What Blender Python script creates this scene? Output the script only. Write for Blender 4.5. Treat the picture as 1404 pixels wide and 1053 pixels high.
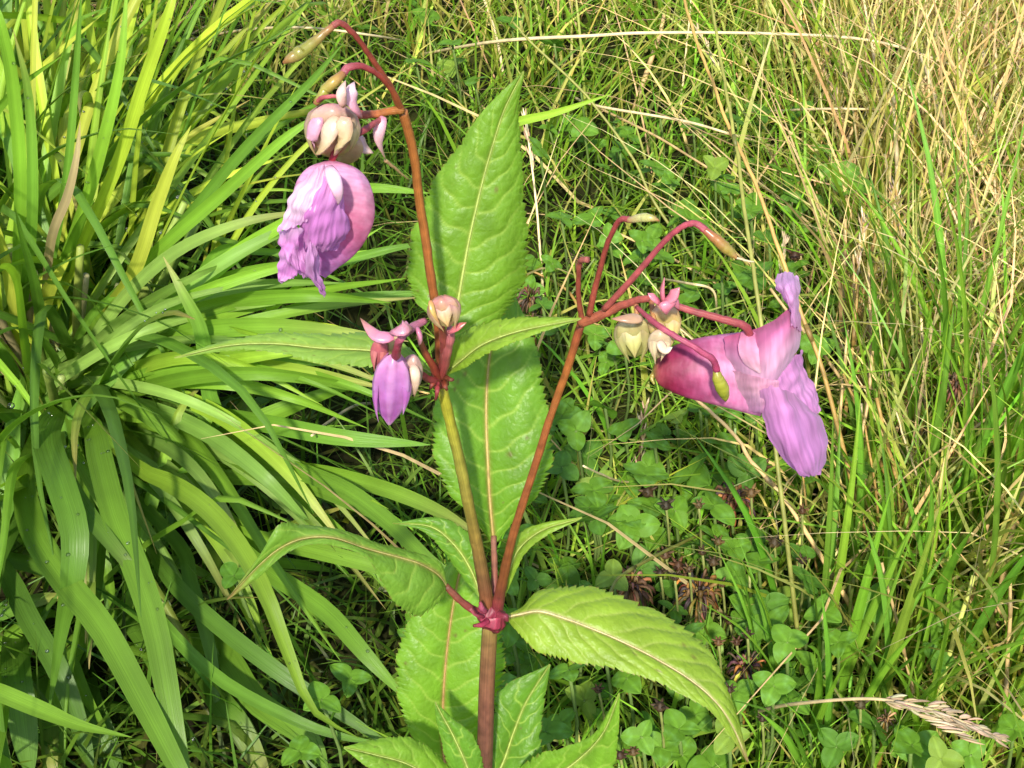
import bpy, math, random
import numpy as np
from mathutils import Vector

SEED = 11
random.seed(SEED)
rng = np.random.default_rng(SEED)
scene = bpy.context.scene
for o in list(bpy.data.objects):
    bpy.data.objects.remove(o, do_unlink=True)
COL = scene.collection

# ------------------------------------------------------------------ camera
CAM_H = 0.47
PITCH = math.radians(42.0)
HFOV = math.radians(38.0)
W0, H0 = 1404.0, 1053.0
F = (W0 / 2) / math.tan(HFOV / 2)
cam_d = bpy.data.cameras.new('camera')
cam = bpy.data.objects.new('camera', cam_d)
COL.objects.link(cam)
cam.location = (0, 0, CAM_H)
cam.rotation_euler = (math.pi / 2 - PITCH, 0, 0)
cam_d.sensor_fit = 'HORIZONTAL'
cam_d.angle = HFOV
cam_d.clip_start = 0.01
cam_d.clip_end = 400
scene.camera = cam

# ------------------------------------------------------------------ world, sun, exposure
SUN_EL = math.radians(47)
SUN_AZ = math.radians(-174)       # measured from +Y (away from the camera), negative = to the left
world = bpy.data.worlds.new('World')
scene.world = world
world.use_nodes = True
wn = world.node_tree
bg = wn.nodes['Background']
sky = wn.nodes.new('ShaderNodeTexSky')
sky.sky_type = 'NISHITA'
sky.sun_disc = False
sky.sun_elevation = SUN_EL
sky.sun_rotation = SUN_AZ
wn.links.new(sky.outputs[0], bg.inputs[0])
bg.inputs[1].default_value = 0.15
sd = bpy.data.lights.new('sun', 'SUN')
sd.energy = 4.0
sd.angle = math.radians(2.5)
sd.color = (1.0, 0.94, 0.82)
sun = bpy.data.objects.new('sun', sd)
COL.objects.link(sun)
sdir = Vector((math.sin(SUN_AZ) * math.cos(SUN_EL), math.cos(SUN_AZ) * math.cos(SUN_EL), math.sin(SUN_EL)))
sun.location = sdir * 5
sun.rotation_euler = sdir.to_track_quat('Z', 'Y').to_euler()
scene.view_settings.view_transform = 'Standard'
scene.view_settings.look = 'None'
scene.view_settings.exposure = 1.0
scene.view_settings.gamma = 1.0
scene.render.engine = 'CYCLES'
scene.cycles.max_bounces = 7
scene.cycles.transmission_bounces = 6
scene.cycles.sample_clamp_indirect = 6

# ------------------------------------------------------------------ picture measurements -> points in the place
CR = np.array([1.0, 0, 0])
CU = np.array([0, math.sin(PITCH), math.cos(PITCH)])
CF = np.array([0, math.cos(PITCH), -math.sin(PITCH)])
C0 = np.array([0, 0, CAM_H])


def P(px, py, d):
    return C0 + d * (CF + (px - W0 / 2) / F * CR - (py - H0 / 2) / F * CU)


def G(px, py, z=0.0):
    r = CF + (px - W0 / 2) / F * CR - (py - H0 / 2) / F * CU
    return C0 + r * ((z - CAM_H) / r[2])


def VY(px, py, Y):
    r = CF + (px - W0 / 2) / F * CR - (py - H0 / 2) / F * CU
    return C0 + r * (Y / r[1])


def D(py):
    """distance of the balsam's stem, which stands almost upright"""
    return 0.335 + 0.00012 * (py - 526)


def pix(p):
    q = np.asarray(p) - C0
    d = q @ CF
    return W0 / 2 + F * (q @ CR) / d, H0 / 2 - F * (q @ CU) / d, d


def B(px, py, dd=0.0):
    return P(px, py, D(py) + dd)


def px2m(w, py, dd=0.0):
    return w / F * (D(py) + dd)


def catmull(pts, n):
    p = np.asarray(pts, float)
    k = len(p)
    if k == 2:
        t = np.linspace(0, 1, n)[:, None]
        return p[0] * (1 - t) + p[1] * t
    q = np.vstack([2 * p[0] - p[1], p, 2 * p[-1] - p[-2]])
    t = np.linspace(0, k - 1, n)
    i = np.minimum(t.astype(int), k - 2)
    f = (t - i)[:, None]
    a, b, c, d = q[i], q[i + 1], q[i + 2], q[i + 3]
    return 0.5 * ((2 * b) + (c - a) * f + (2 * a - 5 * b + 4 * c - d) * f ** 2 + (3 * b - a - 3 * c + d) * f ** 3)


def norm(v):
    v = np.asarray(v, float)
    return v / (np.linalg.norm(v, axis=-1, keepdims=True) + 1e-12)


# ------------------------------------------------------------------ mesh helpers
class MB:
    """collects geometry in place coordinates with a colour and a uv per vertex"""

    def __init__(s):
        s.v, s.q, s.c, s.uv, s.n = [], [], [], [], 0

    def add(s, v, q, c, uv=None):
        v = np.asarray(v, float)
        c = np.asarray(c, float)
        if c.ndim == 1:
            c = np.tile(c, (len(v), 1))
        s.v.append(v)
        s.c.append(c)
        s.uv.append(np.zeros((len(v), 2)) if uv is None else np.asarray(uv, float))
        s.q.append(np.asarray(q, int) + s.n)
        s.n += len(v)

    def build(s, name, mat, parent=None, smooth=True):
        v = np.vstack(s.v)
        if parent is not None:
            v = v - ROOT[parent.name]
        return mesh_obj(name, v, np.vstack(s.q), np.vstack(s.c), np.vstack(s.uv), mat, parent, smooth)


ROOT = {}


def mesh_data(name, v, q, c, uv, mat, smooth=True):
    me = bpy.data.meshes.new(name)
    nv, nq = len(v), len(q)
    me.vertices.add(nv)
    me.vertices.foreach_set('co', np.ascontiguousarray(v, dtype=np.float32).ravel())
    k = q.shape[1]
    me.loops.add(nq * k)
    me.polygons.add(nq)
    me.loops.foreach_set('vertex_index', np.ascontiguousarray(q, dtype=np.int32).ravel())
    me.polygons.foreach_set('loop_start', np.arange(0, nq * k, k, dtype=np.int32))
    me.polygons.foreach_set('loop_total', np.full(nq, k, dtype=np.int32))
    me.polygons.foreach_set('use_smooth', np.full(nq, smooth, dtype=bool))
    me.update(calc_edges=True)
    at = me.color_attributes.new('col', 'FLOAT_COLOR', 'POINT')
    at.data.foreach_set('color', np.hstack([c, np.ones((nv, 1))]).astype(np.float32).ravel())
    ul = me.uv_layers.new(name='UVMap')
    ul.data.foreach_set('uv', uv[q.ravel()].astype(np.float32).ravel())
    me.materials.append(mat)
    return me


def mesh_obj(name, v, q, c, uv, mat, parent=None, smooth=True):
    ob = bpy.data.objects.new(name, mesh_data(name, v, q, c, uv, mat, smooth))
    COL.objects.link(ob)
    if parent is not None:
        ob.parent = parent
        ROOT[ob.name] = ROOT[parent.name]
    else:
        ROOT[ob.name] = np.zeros(3)
    return ob


def tag(o, label, cat, group=None, kind=None):
    if label:
        o['label'] = label
    if cat:
        o['category'] = cat
    if group:
        o['group'] = group
    if kind:
        o['kind'] = kind
    return o


def thing(name, label, cat, loc, group=None):
    o = bpy.data.objects.new(name, None)
    COL.objects.link(o)
    o.location = tuple(loc)
    o.empty_display_size = 0.01
    ROOT[o.name] = np.asarray(loc, float)
    return tag(o, label, cat, group)


def grid_quads(nr, nc, wrap=False):
    r = np.arange(nr - 1)[:, None]
    c = np.arange(nc if wrap else nc - 1)[None, :]
    c2 = (c + 1) % nc
    return np.stack([r * nc + c, r * nc + c2, (r + 1) * nc + c2, (r + 1) * nc + c], -1).reshape(-1, 4)


def frames(path):
    t = norm(np.gradient(path, axis=0))
    ref = np.array([0.13, -0.35, 0.93]) if abs(t[:, 2]).mean() < 0.9 else np.array([1.0, 0.2, 0.1])
    a = norm(np.cross(t, ref))
    b = np.cross(t, a)
    return t, a, b


def tube(mb, path, rad, col, sides=9, cap=True, ribs=0.0, nrib=5, squash=1.0, twist=0.0):
    path = np.asarray(path, float)
    n = len(path)
    rad = np.broadcast_to(np.asarray(rad, float), (n,))
    col = np.asarray(col, float)
    if col.ndim == 1:
        col = np.tile(col, (n, 1))
    t, a, b = frames(path)
    if cap:
        path = np.vstack([path[:1], path, path[-1:]])
        rad = np.concatenate([[1e-5], rad, [1e-5]])
        a, b, col = [np.vstack([x[:1], x, x[-1:]]) for x in (a, b, col)]
        n += 2
    th = np.linspace(0, 2 * math.pi, sides, endpoint=False)
    rr = rad[:, None] * (1 + ribs * np.cos(nrib * th + twist)[None, :])
    v = path[:, None, :] + rr[..., None] * (np.cos(th)[None, :, None] * a[:, None, :] + squash * np.sin(th)[None, :, None] * b[:, None, :])
    uv = np.stack(np.meshgrid(th / 6.2832, np.linspace(0, 1, n)), -1).reshape(-1, 2)
    mb.add(v.reshape(-1, 3), grid_quads(n, sides, True), np.repeat(col, sides, 0), uv[:, ::-1])


def ramp(cols, n):
    """n colours running through the list"""
    return np.clip(catmull(cols, n), 0.001, 1) if len(cols) > 2 else np.array([np.array(cols[0]) * (1 - t) + np.array(cols[-1]) * t for t in np.linspace(0, 1, n)])


# ------------------------------------------------------------------ materials
def new_mat(name):
    m = bpy.data.materials.new(name)
    m.use_nodes = True
    nt = m.node_tree
    nt.nodes.clear()
    out = nt.nodes.new('ShaderNodeOutputMaterial')
    return m, nt, out


def mat_col(name, trans=0.35, rough=0.45, nscale=120.0, nvar=0.22, tcol=(1.15, 1.2, 0.55), spec=0.4, stripes=0.0, bump=0.15, sss=0.0, bscale=600.0, sheen=0.0, net=0.0):
    m, nt, out = new_mat(name)
    N, L = nt.nodes.new, nt.links.new
    at = N('ShaderNodeAttribute')
    at.attribute_name = 'col'
    tc = N('ShaderNodeTexCoord')
    nz = N('ShaderNodeTexNoise')
    nz.inputs['Scale'].default_value = nscale
    nz.inputs['Detail'].default_value = 4
    L(tc.outputs['Object'], nz.inputs['Vector'])
    mr = N('ShaderNodeMapRange')
    mr.inputs['From Min'].default_value = 0.25
    mr.inputs['From Max'].default_value = 0.75
    mr.inputs['To Min'].default_value = 1 - nvar
    mr.inputs['To Max'].default_value = 1 + nvar
    L(nz.outputs['Fac'], mr.inputs['Value'])
    mul = N('ShaderNodeVectorMath')
    mul.operation = 'SCALE'
    L(at.outputs['Color'], mul.inputs[0])
    L(mr.outputs[0], mul.inputs['Scale'])
    colout = mul.outputs[0]
    hgt = None
    if stripes > 0:
        uvn = N('ShaderNodeUVMap')
        uvn.uv_map = 'UVMap'
        mp = N('ShaderNodeMapping')
        mp.inputs['Scale'].default_value = (1.2, 26.0, 1)
        L(uvn.outputs[0], mp.inputs['Vector'])
        n2 = N('ShaderNodeTexNoise')
        n2.inputs['Scale'].default_value = 1.0
        n2.inputs['Detail'].default_value = 2
        L(mp.outputs[0], n2.inputs['Vector'])
        m2 = N('ShaderNodeMapRange')
        m2.inputs['From Min'].default_value = 0.3
        m2.inputs['From Max'].default_value = 0.7
        m2.inputs['To Min'].default_value = 1 - stripes
        m2.inputs['To Max'].default_value = 1 + stripes
        L(n2.outputs['Fac'], m2.inputs['Value'])
        mu2 = N('ShaderNodeVectorMath')
        mu2.operation = 'SCALE'
        L(colout, mu2.inputs[0])
        L(m2.outputs[0], mu2.inputs['Scale'])
        colout = mu2.outputs[0]
        hgt = n2.outputs['Fac']
    pb = N('ShaderNodeBsdfPrincipled')
    pb.inputs['Roughness'].default_value = rough
    pb.inputs['Specular IOR Level'].default_value = spec
    if sheen:
        pb.inputs['Sheen Weight'].default_value = sheen
    if sss > 0:
        pb.inputs['Subsurface Weight'].default_value = sss
        pb.inputs['Subsurface Radius'].default_value = (0.003, 0.002, 0.001)
        pb.inputs['Subsurface Scale'].default_value = 1.0
    L(colout, pb.inputs['Base Color'])
    if bump > 0:
        bp = N('ShaderNodeBump')
        bp.inputs['Strength'].default_value = bump
        bp.inputs['Distance'].default_value = 0.0006
        if hgt is None:
            n3 = N('ShaderNodeTexNoise')
            n3.inputs['Scale'].default_value = bscale
            n3.inputs['Detail'].default_value = 3
            L(tc.outputs['Object'], n3.inputs['Vector'])
            hgt = n3.outputs['Fac']
        if net > 0:
            vo = N('ShaderNodeTexVoronoi')
            vo.feature = 'DISTANCE_TO_EDGE'
            vo.inputs['Scale'].default_value = 420
            L(tc.outputs['Object'], vo.inputs['Vector'])
            ad = N('ShaderNodeMath')
            ad.operation = 'MULTIPLY_ADD'
            ad.inputs[1].default_value = net
            L(vo.outputs['Distance'], ad.inputs[0])
            L(hgt, ad.inputs[2])
            hgt = ad.outputs[0]
        L(hgt, bp.inputs['Height'])
        L(bp.outputs[0], pb.inputs['Normal'])
    if trans > 0:
        tm = N('ShaderNodeVectorMath')
        tm.operation = 'MULTIPLY'
        tm.inputs[1].default_value = tcol
        L(colout, tm.inputs[0])
        tr = N('ShaderNodeBsdfTranslucent')
        L(tm.outputs[0], tr.inputs['Color'])
        mx = N('ShaderNodeMixShader')
        mx.inputs[0].default_value = trans
        L(pb.outputs[0], mx.inputs[1])
        L(tr.outputs[0], mx.inputs[2])
        L(mx.outputs[0], out.inputs[0])
    else:
        L(pb.outputs[0], out.inputs[0])
    return m


M_LEAF = mat_col('balsam_leaf', 0.42, 0.42, 90, 0.16, (1.5, 1.4, 0.4), 0.3, bump=0.35, bscale=900, net=1.6)
M_STEM = mat_col('balsam_stem', 0.0, 0.45, 420, 0.32, spec=0.3, sss=0.15, stripes=0.24, bump=0.4)
M_PETAL = mat_col('petal', 0.45, 0.5, 160, 0.12, (1.15, 0.95, 1.12), 0.22, stripes=0.09, bump=0.3, sheen=0.1)
M_POUCH = mat_col('pouch', 0.38, 0.48, 330, 0.30, (1.15, 0.95, 1.05), 0.35, bump=0.5, bscale=260)
M_BUD = mat_col('bud_skin', 0.2, 0.3, 300, 0.2, (1.2, 1.0, 0.9), 0.5, sss=0.2, bump=0.12)
M_BLADE = mat_col('broad_blade', 0.45, 0.36, 40, 0.18, (1.35, 1.25, 0.4), 0.28, stripes=0.14, bump=0.35)
M_FINE = mat_col('fine_blade', 0.45, 0.42, 30, 0.2, (1.35, 1.25, 0.4), 0.25, bump=0)
M_STRAW = mat_col('straw', 0.18, 0.45, 200, 0.28, (1.2, 1.0, 0.7), 0.4, stripes=0.12, bump=0.2)
M_CLOVER = mat_col('clover_leaflet', 0.35, 0.55, 200, 0.2, (1.2, 1.2, 0.4), 0.22, bump=0.2, bscale=500)
M_DEAD = mat_col('dead_flower', 0.12, 0.6, 400, 0.4, (1.2, 1.0, 0.7), 0.3, bump=0.2)


def soil_mat():
    m, nt, out = new_mat('soil')
    N, L = nt.nodes.new, nt.links.new
    tc = N('ShaderNodeTexCoord')
    n1 = N('ShaderNodeTexNoise')
    n1.inputs['Scale'].default_value = 38
    n1.inputs['Detail'].default_value = 8
    L(tc.outputs['Object'], n1.inputs['Vector'])
    cr = N('ShaderNodeValToRGB')
    cr.color_ramp.elements[0].position = 0.35
    cr.color_ramp.elements[0].color = (0.008, 0.007, 0.004, 1)
    cr.color_ramp.elements[1].position = 0.7
    cr.color_ramp.elements[1].color = (0.035, 0.040, 0.010, 1)
    L(n1.outputs['Fac'], cr.inputs[0])
    pb = N('ShaderNodeBsdfPrincipled')
    pb.inputs['Roughness'].default_value = 0.95
    pb.inputs['Specular IOR Level'].default_value = 0.05
    L(cr.outputs[0], pb.inputs['Base Color'])
    bp = N('ShaderNodeBump')
    bp.inputs['Distance'].default_value = 0.002
    L(n1.outputs['Fac'], bp.inputs['Height'])
    L(bp.outputs[0], pb.inputs['Normal'])
    L(pb.outputs[0], out.inputs[0])
    return m


# ------------------------------------------------------------------ ground
def ground_z(x, y):
    return 0.005 * np.sin(9 * x + 1.3) * np.cos(7 * y) + 0.003 * np.sin(31 * x) * np.sin(27 * y + 0.6) - 0.004


ax = np.unique(np.concatenate([np.linspace(-1.6, 1.6, 130), [-120, -40, -12, -5, -2.5, 2.5, 5, 12, 40, 120]]))
ay = np.unique(np.concatenate([np.linspace(-0.6, 2.6, 130), [-120, -40, -12, -4, -1.5, 4, 7, 15, 40, 120]]))
gx, gy = np.meshgrid(ax, ay)
fade = ((np.abs(gx) < 1.7) & (gy > -0.7) & (gy < 2.7)).astype(float)
gz = ground_z(gx, gy) * fade - 0.004 * (1 - fade)
gv = np.stack([gx, gy, gz], -1).reshape(-1, 3)
mesh_obj('ground', gv, grid_quads(len(ay), len(ax)), np.tile([0.03, 0.03, 0.01], (len(gv), 1)), gv[:, :2], soil_mat())['kind'] = 'structure'

# ------------------------------------------------------------------ many blades at once (sward that nobody could count)
def blade_field(name, base, az, length, width, lean, curve, col, mat, label, cat, seg=5, tipcol=None, roll=None, zig=0.0):
    n = len(base)
    t = np.linspace(0, 1, seg + 1)
    ang = lean[:, None] + curve[:, None] * t[None, :]
    azk = az[:, None] + zig * rng.normal(0, 1, (n, seg + 1)).cumsum(1) * 0.3
    ds = length[:, None] / seg
    hx = np.sin(ang) * ds
    dz = np.cos(ang) * ds
    pos = np.zeros((n, seg + 1, 3))
    pos[:, 1:, 0] = np.cumsum(hx * np.cos(azk), 1)[:, :-1]
    pos[:, 1:, 1] = np.cumsum(hx * np.sin(azk), 1)[:, :-1]
    pos[:, 1:, 2] = np.cumsum(dz, 1)[:, :-1]
    pos += base[:, None, :]
    pos[..., 2] = np.maximum(pos[..., 2], 0.004)
    r = (rng.uniform(0, 6.28, n) if roll is None else az + math.pi / 2 + roll)
    side = np.stack([np.cos(r), np.sin(r), rng.normal(0, 0.25, n)], -1)
    side = norm(side)
    w = (1 - t ** 2.2) * 0.92 + 0.06
    w[0] *= 0.75
    off = side[:, None, :] * (width[:, None] * w[None, :] / 2)[..., None]
    v = np.stack([pos - off, pos + off], 2)
    q1 = grid_quads(seg + 1, 2)
    q = (q1[None] + (np.arange(n) * (seg + 1) * 2)[:, None, None]).reshape(-1, 4)
    c = np.repeat(col[:, None, :], seg + 1, 1)
    if tipcol is not None:
        k = (t ** 3)[None, :, None]
        c = c * (1 - k) + tipcol[:, None, :] * k
    c = np.repeat(c[:, :, None, :], 2, 2).reshape(-1, 3)
    uv = np.zeros((n, seg + 1, 2, 2))
    uv[..., 0] = t[None, :, None] + rng.uniform(0, 50, n)[:, None, None]
    uv[..., 1] = np.array([0, 0.12])[None, None, :]
    o = mesh_obj(name, v.reshape(-1, 3), q, c, uv.reshape(-1, 2), mat)
    return tag(o, label, cat, kind='stuff')


def pix_arr(b):
    q = b - C0
    d = q @ CF
    return W0 / 2 + F * q[:, 0] / d, H0 / 2 - F * (q @ CU) / d


def scatter(n, ylo=0.16, yhi=2.3, xw=0.34):
    y = ylo + (yhi - ylo) * rng.random(n) ** 1.6
    x = rng.uniform(-1, 1, n) * (xw + 0.5 * y)
    b = np.stack([x, y, ground_z(x, y) - 0.003], -1)
    return b


def sm(x, a, b):
    t = np.clip((x - a) / (b - a), 0, 1)
    return t * t * (3 - 2 * t)


def jitter(c, n, s=0.2):
    c = np.asarray(c, float)
    k = np.exp(rng.normal(0, s, (n, 1))) * np.exp(rng.normal(0, s * 0.35, (n, 3)))
    return np.clip(c[None, :] * k, 0.003, 0.9)


# low green sward
b = scatter(40000)
px, py = pix_arr(b)
keep = ~((px < 560) & (py > 420) & (rng.random(len(b)) < .6))
b, px, py = b[keep], px[keep], py[keep]
right = sm(px, 980, 1200)
top = 1 - sm(py, 120, 420)
tall = np.clip(0.15 + 0.85 * right + 0.35 * top, 0, 1.2)
n = len(b)
ln = (0.058 + 0.085 * tall) * rng.uniform(0.55, 1.3, n)
ln = np.where(b[:, 1] < 0.34, np.minimum(ln, 0.07), ln)
col = jitter((0.20, 0.35, 0.030), n, 0.28)
yel = rng.random(n) < (0.10 + 0.45 * right + 0.35 * top)
col[yel] = jitter((0.42, 0.41, 0.10), yel.sum(), 0.2)
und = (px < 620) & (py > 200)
col[und] = jitter((0.09, 0.18, 0.018), und.sum(), 0.25)  # lush green without the yellow, darkened to paint in the tussock's shade
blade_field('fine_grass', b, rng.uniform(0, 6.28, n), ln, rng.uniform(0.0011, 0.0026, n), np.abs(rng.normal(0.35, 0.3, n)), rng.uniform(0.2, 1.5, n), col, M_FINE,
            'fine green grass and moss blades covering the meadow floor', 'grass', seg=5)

# the dense undergrowth close to the soil
b = scatter(42000)
n = len(b)
ucol = jitter((0.14, 0.21, 0.022), n, 0.35)
px, py = pix_arr(b)
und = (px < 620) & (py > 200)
ucol[und] *= .5  # tussock's shade painted into the undergrowth colour
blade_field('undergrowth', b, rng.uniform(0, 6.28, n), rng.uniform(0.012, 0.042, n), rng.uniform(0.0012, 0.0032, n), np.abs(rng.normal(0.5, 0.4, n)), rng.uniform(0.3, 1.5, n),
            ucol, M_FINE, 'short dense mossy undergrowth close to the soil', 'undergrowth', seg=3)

# yellow green upright grass of the right side
b = scatter(6500)
px, py = pix_arr(b)
k = rng.random(len(b)) < np.clip(0.08 + 0.9 * sm(px, 1050, 1230) + 0.45 * (1 - sm(py, 60, 260)) * sm(px, 650, 900), 0, 1)
k &= ~((b[:, 1] < 0.33))
k &= ~((px < 640) & (py > 130))
b = b[k]
n = len(b)
blade_field('meadow_grass', b, rng.normal(0.9, 1.5, n), rng.uniform(0.06, 0.15, n), rng.uniform(0.0014, 0.0034, n), np.abs(rng.normal(0.12, 0.14, n)), rng.uniform(0.1, 0.9, n),
            jitter((0.33, 0.39, 0.06), n, 0.25), M_FINE, 'upright yellow green meadow grass with straw among the stalks', 'grass', seg=6, tipcol=jitter((0.66, 0.54, 0.24), n, 0.2))

# straw litter, bent and criss-cross
b = scatter(30000)
px, py = pix_arr(b)
den = np.clip(0.035 + 0.85 * sm(px, 1010, 1200) * (1 - 0.62 * sm(py, 420, 760)) + 0.5 * (1 - sm(py, 10, 150)), 0, 1)
k = (rng.random(len(b)) < den) & (b[:, 1] > 0.33) & ~((px < 600) & (py > 100) & (rng.random(len(b)) < .9))
b = b[k]
n = len(b)
ln = rng.uniform(0.06, 0.20, n) * (1 + .25 * sm(px[k], 1000, 1200))
blade_field('straw_litter', b, rng.uniform(0, 6.28, n), ln, rng.uniform(0.0008, 0.0021, n), np.abs(rng.normal(0.45, 0.4, n)), rng.uniform(-0.2, 1.3, n),
            jitter((0.60, 0.44, 0.19), n, 0.25), M_STRAW, 'dry bleached straw lying and standing through the green grass', 'straw', seg=6, zig=0.5)

# ------------------------------------------------------------------ single blades with a folded section
def blade_mesh(mb, path, wid, col, side=None, fold=0.35, twist=0.0, n=16, tip=None, base_w=0.55, seedu=0.0, taper=2.0):
    c = catmull(path, n)
    t = norm(np.gradient(c, axis=0))
    if side is None:
        side = np.cross(t, norm(C0 - c))
    s = norm(np.asarray(side, float) if np.ndim(side) == 2 else np.tile(side, (n, 1)))
    s = norm(s - (s * t).sum(1, keepdims=True) * t)
    nn = np.cross(s, t)
    u = np.linspace(0, 1, n)
    if twist:
        a = (twist * u)[:, None]
        s, nn = s * np.cos(a) + nn * np.sin(a), nn * np.cos(a) - s * np.sin(a)
    w = wid / 2 * (base_w + (1 - base_w) * np.clip(u / 0.25, 0, 1)) * (1 - np.clip((u - 0.35) / 0.65, 0, 1) ** taper * 0.97)
    v = np.stack([c - s * w[:, None] * math.cos(fold) + nn * w[:, None] * math.sin(fold),
                  c - s * w[:, None] * 0.5 * math.cos(fold) + nn * w[:, None] * 0.38 * math.sin(fold), c,
                  c + s * w[:, None] * 0.5 * math.cos(fold) + nn * w[:, None] * 0.38 * math.sin(fold),
                  c + s * w[:, None] * math.cos(fold) + nn * w[:, None] * math.sin(fold)], 1)
    cc = np.tile(np.asarray(col, float), (n, 1))
    if tip is not None:
        k = (u ** 6)[:, None]
        cc = cc * (1 - k) + np.asarray(tip) * k
    cc = np.repeat(cc[:, None, :], 5, 1)
    cc[:, 2] *= 1.18
    uv = np.zeros((n, 5, 2))
    uv[..., 0] = u[:, None] * 2 + seedu
    uv[..., 1] = np.array([0, 0.25, 0.5, 0.75, 1.0])[None, :] + seedu
    mb.add(v.reshape(-1, 3), grid_quads(n, 5), cc.reshape(-1, 3), uv.reshape(-1, 2))
    return c, s, w


DEWS = []


def tussock(root, centre, spread, count, length, width, dirs, lean, cols, drop_rate=0.0):
    for i in range(count):
        a = rng.uniform(0, 6.28)
        r = spread * math.sqrt(rng.random())
        bx, by = centre[0] + r * math.cos(a), centre[1] + r * math.sin(a)
        az = a + rng.normal(0, 0.7) if rng.random() < 0.75 else rng.uniform(0, 6.28)
        L = rng.uniform(*length)
        # blades that reach towards the camera stay lower, so the plant in front stays clear
        th0 = rng.uniform(*lean) + 0.5 * r / spread * 0.6
        cur = rng.uniform(0.3, 1.75) if math.sin(az) < .2 else rng.uniform(0.15, 1.15)
        kink = rng.integers(2, 6) if rng.random() < .22 else 99
        pts = []
        p = np.array([bx, by, ground_z(bx, by) - 0.004])
        pts.append(p.copy())
        m = 6
        for k in range(m):
            th = th0 + cur * ((k + 0.5) / m) ** 1.3
            if k >= kink:
                th = min(th + .95, 2.5)
            aa = az + 0.12 * math.sin(k + i)
            p = p + L / m * np.array([math.sin(th) * math.cos(aa), math.sin(th) * math.sin(aa), math.cos(th)])
            p[2] = max(p[2], 0.006)
            pts.append(p.copy())
        qx, qy, qd = pix(pts[-1])
        if any(pix(q)[0] > 585 for q in pts) or min(pix(q)[2] for q in pts) < 0.36:
            continue
        c = np.asarray(cols[int(rng.random() ** 1.2 * len(cols))]) * math.exp(rng.normal(0, 0.15))
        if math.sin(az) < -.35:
            c = np.asarray(GREENS[(0, 2, 5, 1)[i % 4]]) * .85 * math.exp(rng.normal(0, 0.15))  # darker greens paint shade onto blades reaching towards the camera
        tip = (0.42, 0.30, 0.10) if rng.random() < 0.25 else None
        mb = MB()
        side = np.array([-math.sin(az), math.cos(az), rng.normal(0, 0.35)])
        cc, s, w = blade_mesh(mb, pts, rng.uniform(*width), c, side, fold=rng.uniform(0.1, 0.5), twist=rng.normal(0, 0.8), tip=tip, seedu=rng.uniform(0, 40))
        mb.build('blade', M_BLADE, root)
        if rng.random() < drop_rate:
            j0 = rng.integers(4, 12)
            for _ in range(rng.integers(2, 8)):
                j = int(np.clip(j0 + rng.integers(-1, 2), 3, 14))
                DEWS.append((cc[j] + s[j] * w[j] * rng.uniform(-0.7, 0.7), s[j], norm(np.cross(s[j], cc[j + 1] - cc[j]))))


GREENS = [(0.16, 0.31, 0.028), (0.20, 0.37, 0.032), (0.13, 0.27, 0.028), (0.25, 0.40, 0.035), (0.32, 0.43, 0.035), (0.12, 0.25, 0.030), (0.38, 0.42, 0.05)]
YGREENS = GREENS + GREENS[3:5] * 3 + [(0.40, 0.50, 0.045)] * 3
tc1 = G(75, 545)
t1 = thing('grass_tussock', 'lush tussock of broad bright green grass blades beside the balsam', 'grass tussock', (tc1[0], tc1[1], 0))


def keyblade(root, pts, wpx, col, fold=0.3, twist=0.0, taper=2.0, base_w=0.6, drops=0, tip=None):
    """pts are measured points (px, py, distance)"""
    path = [P(*p) for p in pts]
    d = np.mean([p[2] for p in pts])
    mb = MB()
    cc, s, w = blade_mesh(mb, path, wpx / F * d, col, None, fold, twist, n=20, tip=tip, base_w=base_w, seedu=rng.uniform(0, 40), taper=taper)
    mb.build('blade', M_BLADE, root)
    for _ in range(drops):
        j = rng.integers(3, 16)
        nv = norm(np.cross(s[j], cc[j + 1] - cc[j]))
        DEWS.append((cc[j] + s[j] * w[j] * rng.uniform(-0.8, 0.8), s[j], nv))


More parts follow.
